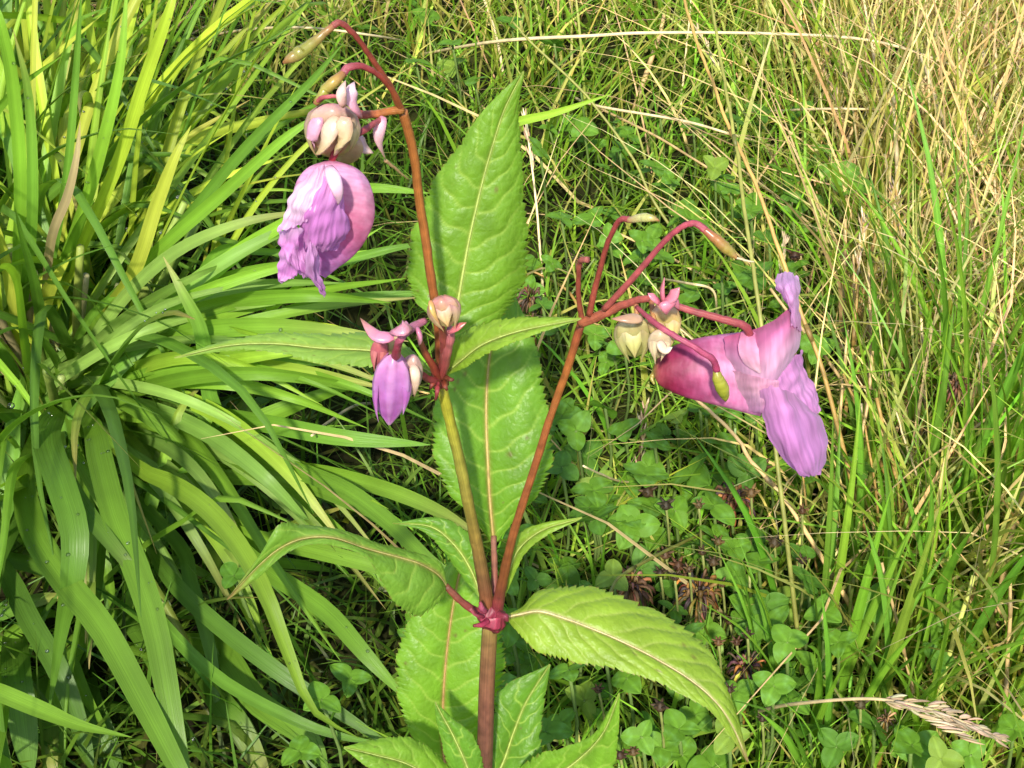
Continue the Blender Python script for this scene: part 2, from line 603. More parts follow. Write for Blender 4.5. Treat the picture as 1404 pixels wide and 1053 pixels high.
base_d = pix((tc1[0], tc1[1], 0.02))[2]
g1, g2, g3, g4, g5, g6, g7 = GREENS
KEY = [
    ([(110, 520, .66), (170, 487, .62), (260, 456, .58), (350, 448, .55), (440, 452, .53), (560, 468, .52)], 32, g1, .25, 0, 2.6, .5, 2),
    ([(100, 520, .66), (205, 497, .62), (320, 501, .58), (420, 510, .56), (540, 535, .55)], 30, g4, .3, .2, 2.2, .6, 1),
    ([(52, 540, .68), (52, 490, .66), (60, 420, .63), (74, 385, .61), (97, 352, .60)], 36, g7, .35, 0, 2.5, .6, 0),
    ([(85, 510, .68), (120, 440, .64), (160, 400, .62), (205, 350, .60)], 20, g3, .5, 0, 1.8, .7, 0),
    ([(120, 540, .66), (283, 585, .60), (285, 530, .58), (276, 455, .56), (250, 400, .55), (224, 352, .55)], 26, g6, .2, .3, 2.4, .6, 1),
    ([(95, 545, .66), (150, 560, .62), (220, 570, .60), (275, 585, .59), (288, 540, .59)], 36, g2, .25, .3, 4, .7, 2),
    ([(85, 555, .66), (75, 570, .58), (63, 600, .54), (82, 660, .51), (102, 730, .50), (98, 800, .50), (85, 860, .51), (66, 980, .52)], 46, g3, .15, .2, 2.5, .5, 12),
    ([(100, 560, .66), (125, 580, .56), (138, 633, .53), (157, 705, .51), (182, 768, .50), (213, 862, .49), (240, 1005, .48), (262, 1090, .48)], 42, g1, .15, 0, 5, .4, 14),
    ([(60, 570, .66), (35, 640, .56), (38, 700, .53), (56, 748, .51), (96, 806, .50), (141, 862, .49), (195, 960, .48), (250, 1065, .47), (290, 1130, .47)], 44, g1, .15, .1, 4, .4, 10),
    ([(80, 560, .66), (82, 630, .55), (96, 668, .53), (125, 712, .51), (163, 759, .50), (200, 806, .50), (226, 826, .50)], 32, g6, .3, .4, 1.6, .6, 10),
    ([(110, 560, .66), (180, 635, .56), (232, 662, .53), (272, 688, .51), (303, 718, .50), (334, 760, .49), (366, 820, .48), (396, 900, .48), (430, 975, .48), (492, 1012, .49)], 34, g4, .25, .5, 2.2, .5, 5),
    ([(280, 690, .60), (330, 752, .55), (372, 786, .53), (447, 838, .51), (503, 900, .50), (560, 962, .50)], 31, g1, .2, 0, 4, .6, 2),
    ([(220, 690, .62), (320, 730, .57), (420, 752, .55), (534, 782, .54), (600, 810, .54)], 28, g2, .2, 0, 3, .6, 2),
    ([(240, 590, .62), (392, 640, .56), (469, 670, .54), (528, 712, .53), (588, 768, .52), (640, 800, .52)], 30, g1, .25, .2, 3, .6, 1),
    ([(300, 640, .62), (420, 645, .57), (520, 668, .55), (600, 700, .54), (660, 735, .53)], 27, g2, .3, 0, 3, .6, 1),
    ([(240, 560, .64), (360, 580, .58), (470, 600, .56), (590, 610, .56)], 30, g3, .2, 0, 3, .7, 1),
    ([(200, 670, .62), (290, 655, .58), (400, 660, .56), (480, 690, .55), (560, 730, .54)], 26, g1, .2, 0, 3, .7, 1),
    ([(200, 740, .60), (230, 790, .55), (290, 850, .53), (380, 920, .52), (470, 980, .52), (560, 1040, .52)], 28, g6, .2, 0, 3, .5, 1),
    ([(180, 780, .60), (220, 850, .54), (300, 930, .52), (400, 985, .51), (470, 1010, .51), (530, 1020, .51)], 22, g3, .3, 0, 2, .6, 0),
    ([(120, 620, .62), (240, 740, .57), (262, 800, .55), (290, 900, .54), (300, 1000, .54)], 24, g6, .2, 0, 3, .6, 1),
    ([(-30, 940, .52), (0, 950, .50), (60, 975, .49), (110, 995, .485), (181, 1011, .48)], 30, g2, .2, .4, 1.8, .9, 0),
    ([(-40, 720, .60), (10, 790, .56), (40, 850, .54), (80, 920, .53), (110, 1000, .53), (130, 1070, .53)], 36, g6, .2, .2, 4, .6, 8),
    ([(20, 850, .60), (22, 920, .53), (30, 980, .52), (42, 1070, .52)], 46, g3, .1, 0, 5, .8, 12),
    ([(110, 900, .60), (120, 960, .55), (140, 1010, .54), (165, 1080, .54)], 44, g6, .1, 0, 5, .8, 3),
    ([(260, 900, .58), (300, 960, .54), (330, 1000, .53), (372, 1080, .53)], 40, g3, .1, 0, 5, .8, 1),
    ([(230, 880, .60), (300, 890, .55), (350, 960, .53), (420, 1010, .52), (450, 1060, .52)], 40, g1, .1, 0, 4, .7, 1),
    ([(130, 430, .66), (230, 330, .61), (330, 210, .57), (420, 118, .55), (470, 60, .54)], 24, g6, .3, 0, 2, .8, 2),
    ([(120, 450, .66), (210, 350, .60), (300, 270, .57), (390, 190, .55), (450, 150, .55)], 28, g1, .3, 0, 2.2, .8, 1),
    ([(60, 430, .66), (110, 300, .61), (140, 200, .58), (165, 90, .56), (175, -30, .55)], 27, g2, .3, .2, 2.4, .8, 8),
    ([(70, 430, .66), (155, 240, .60), (195, 120, .57), (230, 20, .55), (245, -30, .55)], 28, g5, .3, 0, 2.4, .8, 2),
    ([(20, 430, .66), (28, 260, .60), (18, 120, .57), (0, 30, .55), (-15, -10, .55)], 28, g1, .3, 0, 2.4, .8, 2),
    ([(60, 420, .66), (90, 250, .59), (104, 100, .56), (112, -20, .54)], 18, g6, .4, 0, 2.4, .9, 0),
    ([(30, 430, .66), (44, 300, .60), (40, 140, .57), (18, 40, .55)], 24, g3, .3, 0, 2, .9, 2),
    ([(60, 430, .66), (70, 330, .60), (92, 270, .58), (105, 215, .57), (110, 165, .57)], 20, (0.40, 0.30, 0.16), .3, 0, 2, .9, 0),
    ([(130, 440, .66), (180, 380, .60), (215, 280, .58), (240, 215, .57), (262, 172, .57)], 30, g7, .3, 0, 2, .8, 0),
    ([(10, 500, .66), (-5, 430, .63), (-15, 330, .6), (-40, 250, .6)], 30, g5, .3, 0, 2, .9, 0),
    ([(35, 500, .66), (12, 380, .62), (-4, 300, .6)], 26, g7, .3, 0, 2, .9, 0),
    ([(150, 470, .64), (250, 410, .60), (300, 345, .58), (360, 345, .57), (480, 350, .57)], 22, g3, .3, 0, 2.4, .8, 0),
    ([(200, 470, .63), (300, 430, .59), (420, 375, .57), (520, 345, .56), (600, 330, .56)], 24, g3, .25, 0, 2.4, .8, 0),
    ([(300, 460, .62), (420, 420, .58), (500, 408, .57), (600, 400, .57)], 26, g6, .2, 0, 3, .8, 0),
    ([(320, 470, .62), (400, 400, .58), (470, 345, .57), (526, 310, .57)], 16, g2, .4, 0, 1.8, .9, 0),
    ([(400, 290, .62), (470, 262, .60), (520, 258, .59), (590, 265, .59)], 22, g1, .2, 0, 3, .8, 1),
    ([(640, 200, .64), (700, 170, .62), (760, 155, .61), (840, 128, .60)], 20, g4, .3, 0, 2, .8, 0),
]
for row in KEY:
    pts, wpx, c, fold, tw, tp, bw, dr = row
    low = .70 if np.mean([p[1] for p in pts]) > 640 else 1.05  # blades low in the frame carry painted shade, a darker colour
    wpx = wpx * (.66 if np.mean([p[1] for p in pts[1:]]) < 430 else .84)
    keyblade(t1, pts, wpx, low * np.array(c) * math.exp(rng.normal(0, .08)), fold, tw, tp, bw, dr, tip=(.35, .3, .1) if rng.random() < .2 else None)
for i in range(46):      # straps fanning out from the heart
    ph = math.radians(rng.uniform(-48, 88))
    Lp = rng.uniform(300, 540) * (1.0 if ph < 1.0 else .9)
    x0, y0 = 80 + rng.normal(0, 28), 545 + rng.normal(0, 26)
    bow = rng.uniform(10, 70)
    pts = []
    for f, d in ((0, .66), (.25, .61), (.5, .575), (.75, .555), (1.0, .55)):
        x = x0 + Lp * f * math.cos(ph) + bow * math.sin(ph) * math.sin(math.pi * f) * .8
        y = y0 + Lp * f * math.sin(ph) - bow * math.cos(ph) * math.sin(math.pi * f) + 40 * f * f
        pts.append((min(x, 640), y, d + .012 * rng.normal()))
    c = np.array([g1, g2, (.22, .35, .07), g4, (.19, .33, .06), g1][i % 6]) * (.74 if ph > .5 else 1.02) * math.exp(rng.normal(0, .12))  # straps running downwards are darkened, shade put into their colour
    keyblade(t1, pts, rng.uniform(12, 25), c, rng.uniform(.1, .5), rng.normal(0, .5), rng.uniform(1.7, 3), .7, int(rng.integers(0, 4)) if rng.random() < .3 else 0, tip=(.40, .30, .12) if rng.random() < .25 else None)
tussock(t1, (tc1[0], tc1[1]), 0.065, 225, (0.14, 0.33), (0.0025, 0.0075), None, (0.05, 0.75), YGREENS, 0.22)
tc2 = G(-20, 340)
t2 = thing('grass_tussock', 'second grass tussock with upright blades behind the lush broad one', 'grass tussock', (tc2[0], tc2[1], 0))
tussock(t2, (tc2[0], tc2[1]), 0.09, 300, (0.14, 0.33), (0.0025, 0.007), None, (0.02, 0.5), YGREENS, 0.12)
tc3 = G(40, 820)
t3 = thing('grass_tussock', 'small shaded grass tussock in front of the lush broad one', 'grass tussock', (tc3[0], tc3[1], 0))
tussock(t3, (tc3[0], tc3[1]), 0.05, 60, (0.08, 0.17), (0.006, 0.011), None, (0.2, 0.9), [g3, g6, g1], 0.3)

# leaf sheaths / blond stems at the heart of the big tussock
for i in range(26):
    a = rng.uniform(0, 6.28)
    r = rng.uniform(0.0, 0.05)
    x, y = tc1[0] + r * math.cos(a), tc1[1] + r * math.sin(a)
    L = rng.uniform(0.05, 0.10)
    mb = MB()
    tube(mb, catmull([(x, y, -0.004), (x + r * 0.3 * math.cos(a), y + r * .3 * math.sin(a), L * .5), (x + r * 1.0 * math.cos(a), y + r * 1.0 * math.sin(a), L)], 8), np.linspace(0.003, 0.0016, 8),
         jitter([(0.30, 0.34, 0.12), (0.36, 0.28, 0.14), (0.2, 0.3, 0.05)][i % 3], 1, .2)[0], 7)
    mb.build('sheath', M_STRAW, t1)

# ------------------------------------------------------------------ dew on the broad blades
def ico():
    p = (1 + 5 ** .5) / 2
    v = norm(np.array([(-1, p, 0), (1, p, 0), (-1, -p, 0), (1, -p, 0), (0, -1, p), (0, 1, p), (0, -1, -p), (0, 1, -p), (p, 0, -1), (p, 0, 1), (-p, 0, -1), (-p, 0, 1)], float))
    f = [(0, 11, 5), (0, 5, 1), (0, 1, 7), (0, 7, 10), (0, 10, 11), (1, 5, 9), (5, 11, 4), (11, 10, 2), (10, 7, 6), (7, 1, 8), (3, 9, 4), (3, 4, 2), (3, 2, 6), (3, 6, 8), (3, 8, 9), (4, 9, 5), (2, 4, 11), (6, 2, 10), (8, 6, 7), (9, 8, 1)]
    v = list(map(tuple, v))
    cache, out = {}, []

    def mid(a, b):
        k = (min(a, b), max(a, b))
        if k not in cache:
            m = np.array(v[a]) + np.array(v[b])
            v.append(tuple(m / np.linalg.norm(m)))
            cache[k] = len(v) - 1
        return cache[k]
    for a, b, c in f:
        ab, bc, ca = mid(a, b), mid(b, c), mid(c, a)
        out += [(a, ab, ca), (b, bc, ab), (c, ca, bc), (ab, bc, ca)]
    return np.array(v), np.array(out)


ICO_V, ICO_F = ico()
mw, ntw, outw = new_mat('water')
tpw = ntw.nodes.new('ShaderNodeBsdfTransparent')
glw = ntw.nodes.new('ShaderNodeBsdfGlossy')
glw.inputs['Roughness'].default_value = 0.16
mxw = ntw.nodes.new('ShaderNodeMixShader')
frw = ntw.nodes.new('ShaderNodeFresnel')
frw.inputs[0].default_value = 1.6
ntw.links.new(frw.outputs[0], mxw.inputs[0])
ntw.links.new(tpw.outputs[0], mxw.inputs[1])
ntw.links.new(glw.outputs[0], mxw.inputs[2])
ntw.links.new(mxw.outputs[0], outw.inputs[0])
if DEWS:
    vs, fs = [], []
    for i, (p, s, nn) in enumerate(DEWS):
        r = 0.00036 * math.exp(rng.normal(0, .4))
        if nn @ (C0 - p) < 0:
            nn = -nn
        vs.append(ICO_V * r * np.array([1, 1, .8]) + p + nn * r * 0.75)
        fs.append(ICO_F + i * len(ICO_V))
    v = np.vstack(vs)
    o = mesh_obj('dew_drops', v, np.vstack(fs), np.ones_like(v), v[:, :2], mw)
    tag(o, 'clear dew drops beading on the broad grass blades', 'dew', kind='stuff')

# ------------------------------------------------------------------ stalks
OCH, TAN, PALE, OLV, BRN, YG = (0.42, 0.26, 0.07), (0.54, 0.37, 0.16), (0.70, 0.56, 0.31), (0.24, 0.24, 0.05), (0.13, 0.075, 0.035), (0.38, 0.40, 0.09)
STALKS = [
    # points, width px, colour, label, group   (last point = where it enters the sward)
    ([(941, -20), (962, 53), (986, 114), (999, 160), (1023, 213), (1050, 277), (1066, 328), (1097, 418), (1131, 514), (1172, 675), (1201, 776), (1222, 870)], 7, OCH, 'long ochre grass stalk passing behind the upright petal of the open flower'),
    ([(967, -20), (980, 58), (988, 106), (999, 170), (1010, 226), (1016, 266), (1028, 341), (1045, 452), (1066, 632), (1083, 776), (1104, 965), (1114, 1050)], 7, OLV, 'long olive brown grass stalk passing behind the pouch of the open flower'),
    ([(940, 545), (1000, 597), (1029, 635), (1072, 681), (1101, 724), (1129, 767), (1163, 825), (1199, 891), (1228, 950)], 8, TAN, 'tan grass stalk slanting down from beneath the open flower'),
    ([(911, 20), (903, 50), (893, 80), (871, 146), (866, 175)], 9, TAN, 'short thick tan stalk leaning over the clover behind the balsam'),
    ([(700, 30), (730, 61), (802, 130), (866, 218), (897, 279), (960, 370), (1000, 440)], 5, OLV, 'thin olive stalk slanting across the clover behind the balsam'),
]
LBL = {OCH: ('upright ochre dry grass stalk among the meadow straw', 'ochre dry stalks'), TAN: ('upright tan dry grass stalk among the meadow straw', 'tan dry stalks'),
       PALE: ('bleached pale dry grass stalk among the meadow straw', 'bleached pale stalks'), OLV: ('thin olive grass stalk among the meadow straw', 'olive stalks'),
       YG: ('yellow green grass stalk among the meadow straw', 'yellow green stalks'), BRN: ('short dark brown dead stalk standing in the clover', 'dead brown stalks')}
MORE = [
    ([(946, 0), (941, 60), (935, 128), (932, 160)], 4, PALE), ([(1184, -15), (1198, 80), (1203, 186), (1204, 250)], 5, PALE), ([(1243, -10), (1227, 117), (1206, 226), (1195, 290)], 6, YG),
    ([(1259, -15), (1264, 101), (1268, 190)], 5, PALE), ([(1312, -15), (1320, 133), (1331, 240), (1338, 310)], 6, TAN), ([(1326, -15), (1318, 133), (1310, 300)], 6, OCH),
    ([(1420, 30), (1326, 125), (1288, 170), (1250, 215)], 7, PALE), ([(1420, 70), (1360, 144), (1334, 200), (1300, 280)], 5, TAN), ([(1288, 165), (1286, 200), (1302, 290)], 6, PALE),
    ([(1107, 255), (1138, 354), (1159, 418), (1180, 483), (1196, 540)], 7, YG), ([(1159, 300), (1157, 410), (1150, 545)], 8, TAN), ([(1185, 278), (1167, 405), (1159, 530)], 8, OCH),
    ([(1288, 240), (1325, 338), (1356, 405), (1404, 496), (1425, 540)], 6, PALE), ([(1337, 290), (1312, 393), (1281, 530)], 7, TAN), ([(1180, 410), (1242, 491), (1290, 545)], 6, PALE),
    ([(1410, 300), (1265, 351), (1170, 386)], 4, YG), ([(1270, 245), (1221, 335), (1185, 416), (1170, 450)], 5, PALE), ([(1145, 575), (1172, 675), (1201, 790), (1218, 840)], 6, YG),
    ([(1198, 545), (1233, 689), (1247, 761), (1268, 880)], 8, OCH), ([(1272, 550), (1247, 646), (1222, 765)], 7, OCH), ([(1187, 550), (1176, 632), (1201, 738), (1234, 870)], 7, TAN),
    ([(1288, 550), (1303, 640), (1312, 720)], 7, PALE), ([(1403, 660), (1383, 747), (1365, 859), (1358, 900)], 12, TAN), ([(1390, 785), (1384, 880), (1376, 1055)], 7, TAN),
    ([(1247, 770), (1265, 855), (1284, 950)], 7, OCH), ([(1212, 770), (1238, 885), (1256, 980), (1262, 1050)], 7, TAN), ([(1172, 784), (1152, 838), (1122, 880), (1084, 914)], 9, BRN),
    ([(1120, 888), (1119, 930), (1117, 968)], 6, BRN), ([(1250, 640), (1290, 720), (1340, 728)], 5, PALE), ([(1340, 560), (1352, 690), (1360, 780)], 6, TAN),
    ([(1395, 20), (1398, 180), (1404, 330)], 6, TAN), ([(1130, -10), (1120, 60), (1090, 150)], 5, TAN), ([(1110, 0), (1090, 70), (1088, 150)], 7, OCH), ([(1030, 0), (1045, 60), (1045, 110)], 4, YG),
    ([(1075, 330), (1070, 400), (1062, 470)], 3, PALE), ([(425, 600), (450, 580), (485, 557), (512, 540)], 5, PALE), ([(276, -10), (239, 42), (191, 105), (176, 125)], 5, BRN),
    ([(1230, 560), (1255, 640), (1290, 740), (1330, 850)], 4, PALE), ([(1360, 540), (1345, 640), (1330, 760)], 7, YG), ([(1297, 560), (1320, 640), (1340, 760), (1352, 850)], 8, YG),
    ([(1375, 560), (1378, 650), (1372, 760)], 9, YG), ([(1331, 785), (1292, 930), (1268, 1060)], 10, YG), ([(1175, 770), (1165, 830), (1158, 960)], 6, YG),
    ([(660, -10), (680, 50), (694, 115)], 5, PALE), ([(720, 160), (735, 280), (748, 430)], 4, PALE), ([(722, 370), (780, 400), (805, 440)], 5, OCH), ([(800, 640), (850, 660), (905, 650)], 4, PALE),
    ([(1220, 130), (1242, 220), (1248, 300)], 4, PALE), ([(1145, 120), (1160, 200), (1180, 290)], 4, OCH), ([(1290, 30), (1270, 120), (1255, 260)], 5, TAN), ([(1352, 20), (1338, 130), (1325, 260)], 5, YG),
    ([(1230, 250), (1240, 370), (1250, 500)], 5, OCH), ([(1260, 270), (1255, 380), (1240, 530)], 6, YG), ([(1380, 330), (1350, 430), (1330, 560)], 5, OCH), ([(1300, 300), (1290, 420), (1296, 540)], 4, TAN),
    ([(830, 820), (850, 790), (905, 760), (985, 720), (1050, 680)], 6, OLV), ([(1012, 800), (1035, 740), (1075, 700), (1110, 690)], 5, YG), ([(880, 560), (876, 610), (873, 670)], 5, BRN),
    ([(985, 560), (990, 620), (1000, 690)], 4, YG), ([(1010, 590), (1006, 690), (1000, 790)], 6, (0.25, 0.36, 0.14)),
]
for pts, w, c in MORE:
    STALKS.append((pts, w, c, LBL.get(c, ('slender grey green grass stem in front of the clover', 'grey green stems'))))


for i in range(90):
    x = rng.uniform(1110, 1420)
    y1 = rng.uniform(120, 900)
    L = rng.uniform(150, 320)
    sl = rng.normal(.02, .28)
    bend = rng.normal(0, 12)
    pts = [(x + sl * L, y1 - L), (x + sl * L * .5 + bend, y1 - L * .5), (x, y1)]
    c = [TAN, PALE, OCH, YG, TAN, OCH][i % 6]
    STALKS.append((pts, rng.uniform(4, 7.5), c, LBL[c]))


SEEDY = [0]


def stalk(pts, w, col, lab):
    base = G(pts[-1][0], pts[-1][1], 0.0)
    Y0 = base[1]
    path = []
    dy_tot = pts[-1][1] - pts[0][1]
    horiz = abs(dy_tot) < 0.75 * abs(pts[-1][0] - pts[0][0])
    for (x, y) in pts:
        if horiz:
            f = 1 - math.hypot(x - pts[-1][0], y - pts[-1][1]) / math.hypot(pts[0][0] - pts[-1][0], pts[0][1] - pts[-1][1])
            z = (1 - f) * min(0.10, 0.05 + 0.0004 * abs(x - pts[-1][0]))
            p = G(x, y, z)
        else:
            lean = 0.35
            p = VY(x, y, Y0)
            g = G(x, y, 0.0)
            p = p * (1 - lean) + g * lean * 1.0 if p[2] > 0 else g
            p = C0 + (G(x, y, max(p[2], 0.0)) - C0)
        path.append(p)
    n = 7 * (len(pts) - 1) + 1
    path[-1] = base - np.array([0, 0, 0.006])
    c = catmull(path[::-1], n)
    jit = np.cumsum(rng.normal(0, 0.00018, (n, 3)), 0)
    c = c + jit * np.linspace(0, 1, n)[:, None]
    dm = np.mean([pix(p)[2] for p in path])
    r = w / 2 / F * dm * np.linspace(1.0, 0.6, n)
    cc = np.asarray(col)[None, :] * np.exp(rng.normal(0, 0.10, (n, 1)).cumsum(0) * 0.3)
    cc = np.clip(cc, 0.01, 0.85)
    label, group = lab if isinstance(lab, tuple) else (lab, None)
    t = thing('grass_stalk', label, 'grass stalk', (base[0], base[1], 0.0), group)
    mb = MB()
    tube(mb, c, r, cc, 7)
    mb.build('stem', M_STRAW, t)
    if SEEDY[0] < 22 and w < 6 and n == 15 and rng.random() < .6:
        SEEDY[0] += 1
        mb = MB()
        tg = norm(c[-1] - c[-3])
        for q in range(26):
            f = rng.random()
            p0 = c[-1] - tg * .028 * f
            sd = norm(rng.normal(0, 1, 3)) * rng.uniform(.3, 1)
            p1 = p0 + norm(tg + .55 * sd) * rng.uniform(.004, .008)
            tube(mb, catmull([p0, p0 * .45 + p1 * .55 + sd * .0004, p1], 5), np.array([.2, .8, 1, .7, .1]) * .00055, jitter((.50, .38, .22), 1, .25)[0], 5)
        mb.build('seed_head', M_STRAW, t)
    # joints
    if w >= 6 and n > 14:
        for k in (int(n * .33), int(n * .68)):
            mb = MB()
            tube(mb, c[k - 1:k + 2], r[k] * np.array([1.05, 1.35, 1.05]), np.asarray(col) * 0.55, 7)
            mb.build('joint', M_STRAW, t)
    return t


for pts, w, c, lab in STALKS:
    stalk(pts, w, c, lab)

# two long straws lying nearly level over the grass tops
def lying(pts, w, col, label):
    path = [G(x, y, z) for x, y, z in pts]
    n = 40
    c = catmull(path, n)
    dm = np.mean([pix(p)[2] for p in path])
    t = thing('lying_straw', label, 'straw', (path[0][0], path[0][1], max(path[0][2] - .003, 0)))
    mb = MB()
    tube(mb, c, w / 2 / F * dm * np.linspace(1, .7, n), np.clip(np.asarray(col)[None] * np.exp(rng.normal(0, .08, (n, 1))), 0, .9), 6)
    mb.build('stem', M_STRAW, t)


lying([(560, 78, .0), (680, 57, .07), (813, 49, .085), (893, 45, .09), (1050, 46, .09), (1190, 55, .085), (1290, 84, .07), (1420, 135, .0)], 5, PALE, 'long pale straw lying level across the top of the meadow grass')
lying([(780, 128, .0), (813, 144, .05), (933, 165, .06), (999, 183, .06), (1060, 201, .03), (1080, 208, .0)], 4, PALE, 'pale straw lying over the clover beyond the tan leaning stalk')
lying([(800, 138, .0), (829, 152, .04), (898, 186, .05), (951, 218, .05), (1012, 257, .04), (1040, 285, .0)], 4, TAN, 'tan straw slanting down over the clover leaves')
lying([(1020, 155, .0), (1110, 150, .06), (1190, 150, .065), (1245, 155, .0)], 4, PALE, 'short pale straw lying level among the upright stalks')
lying([(890, 380, .0), (940, 388, .05), (977, 398, .05), (983, 432, .03), (984, 446, .0)], 4, PALE, 'kinked pale straw lying above the clover near the open flower')
lying([(230, 60, .0), (330, 42, .06), (420, 38, .07), (520, 50, .06), (570, 60, 0)], 4, PALE, 'pale straw lying behind the tall pod of the balsam')

# tufts of green blades on the right
TUFTS = [(1340, 700, 26, .22, 'tall tuft of fresh green grass standing by the thick jointed straw'), (1290, 880, 20, .16, 'green grass tuft beside the dry seed plume'), (1130, 980, 16, .14, 'low green grass tuft under the dead brown stalk'),
         (1400, 940, 18, .18, 'green grass tuft growing past the tip of the dry seed plume'), (1180, 1080, 16, .13, 'green grass tuft in front of the seed plume'), (940, 90, 18, .12, 'yellow green grass tuft beyond the clover patch'),
         (1230, 820, 14, .17, 'green grass tuft among the ochre stalks'),
         (1390, 780, 20, .20, 'dense green grass tuft behind the thick jointed straw'), (1300, 1010, 18, .13, 'short green grass tuft hidden under the seed plume'), (1270, 650, 16, .15, 'green grass tuft among yellow green stalks'),
         (1090, 1040, 14, .12, 'green grass tuft beside the orange brown withered clover')]
for px_, py_, cnt, L, lab in TUFTS:
    b0 = G(px_, py_)
    t = thing('grass_tuft', lab, 'grass tuft', (b0[0], b0[1], 0))
    for i in range(cnt):
        a = rng.uniform(0, 6.28)
        r = 0.028 * math.sqrt(rng.random())
        p = np.array([b0[0] + r * math.cos(a), b0[1] + r * math.sin(a), -0.006])
        az = a + rng.normal(0, .6)
        ll = L * .9 * rng.uniform(.6, 1.15)
        th0, cur = abs(rng.normal(.1, .12)), rng.uniform(.1, .9)
        pts = [p.copy()]
        for k in range(5):
            th = th0 + cur * ((k + .5) / 5) ** 1.5
            p = p + ll / 5 * np.array([math.sin(th) * math.cos(az), math.sin(th) * math.sin(az), math.cos(th)])
            pts.append(p.copy())
        mb = MB()
        blade_mesh(mb, pts, rng.uniform(.0020, .0046), jitter(g3 if rng.random() < .6 else g2, 1, .18)[0], np.array([-math.sin(az), math.cos(az), rng.normal(0, .4)]), .4, rng.normal(0, .8), 11, seedu=rng.uniform(0, 40))
        mb.build('blade', M_BLADE, t)

# ------------------------------------------------------------------ clover
def leaflet_data(i):
    """a rounded leaflet, base at the origin, along +X, lightly cupped, about 1 long"""
    nu, nv = 9, 9
    u = np.linspace(0, 1, nu)[:, None]
    v = np.linspace(-1, 1, nv)[None, :]
    wid = 0.47 * np.sin(np.pi * np.clip(u, 0, 1) ** 0.72) ** 0.62 * (0.94 + 0.06 * np.sin(3 * u + i))
    wid = np.where(u <= 0, 0.03, wid)
    x = u - 0.05 * (1 - v ** 2) * (u > 0.9) + 0.0 * v
    x = x * (1 - 0.05 * np.abs(v) * 0)
    y = v * wid
    z = 0.28 * np.abs(v) ** 1.2 * wid * (1.0 if i % 2 else .55) - 0.14 * u ** 2 + 0.02 * np.sin(9 * v + i)
    c0 = np.array([0.11, 0.235, 0.018])
    if i == 3:
        c0 = np.array([0.17, 0.26, 0.03])
    if i == 4:
        c0 = np.array([0.08, 0.185, 0.018])
    chev = np.exp(-((u - 0.5 - 0.22 * np.abs(v)) / 0.08) ** 2) * (1.3 if i in (0, 2) else .5)
    rib = np.exp(-(v / 0.09) ** 2) * 0.35 + 0 * u
    col = c0[None, None, :] * (1 + rib[..., None] * 0.8) + chev[..., None] * np.array([0.03, 0.06, 0.03])
    vv = np.stack([x + 0 * v, y, z + 0 * u], -1).reshape(-1, 3)
    uv = np.stack([u + 0 * v, v + 0 * u], -1).reshape(-1, 2)
    return mesh_data('leaflet', vv, grid_quads(nu, nv), np.clip(col, 0, 1).reshape(-1, 3), uv, M_CLOVER)


LEAFLETS = [leaflet_data(i) for i in range(5)]
mb = MB()
tube(mb, catmull([(0, 0, 0), (0.06, 0.02, 0.5), (0, 0, 1)], 6), 0.010, (0.16, 0.24, 0.06), 5)
PET = mesh_data('petiole', np.vstack(mb.v), np.vstack(mb.q), np.vstack(mb.c), np.vstack(mb.uv), M_CLOVER)


def clover(px_, py_, h, size, yaw, label, group, tilt=None):
    top = G(px_, py_, h)
    kind = rng.choice([0, 1, 2, 3, 4], p=[.27, .27, .2, .06, .2])
    big = 'large' if size > .0098 else 'small'
    tone = {3: 'yellowing', 4: 'dark green'}.get(int(kind), 'mid green')
    t = thing('clover_leaf', big + ' ' + tone + ' clover leaf of three round leaflets in the damp sward', 'clover', (top[0], top[1], 0), big + ' ' + tone + ' clover leaves')
    p = bpy.data.objects.new('petiole', PET)
    COL.objects.link(p)
    p.parent = t
    p.scale = (h * 0.9, h * 0.9, h + 0.008)
    p.location = (0, 0, -0.008)
    f = .075 / max(h, .02)
    p.scale = (h * 0.9 * f, h * 0.9 * f, h + 0.008)
    tx, ty = (rng.normal(0, .34), rng.normal(0, .34)) if tilt is None else tilt
    for k in range(3):
        o = bpy.data.objects.new('leaflet', LEAFLETS[kind if kind > 2 or rng.random() < .6 else rng.integers(0, 3)])
        COL.objects.link(o)
        o.parent = t
        o.location = (0, 0, h)
        s = size * rng.uniform(.9, 1.1)
        o.scale = (s, s * rng.uniform(.9, 1.1), s)
        a = yaw + k * 2.094 + rng.normal(0, .12)
        el = rng.uniform(-.05, .30)
        tl = tx * math.cos(a) + ty * math.sin(a)
        o.rotation_euler = (rng.normal(0, .15) - tx * math.sin(a) + ty * math.cos(a), -el - tl, a)


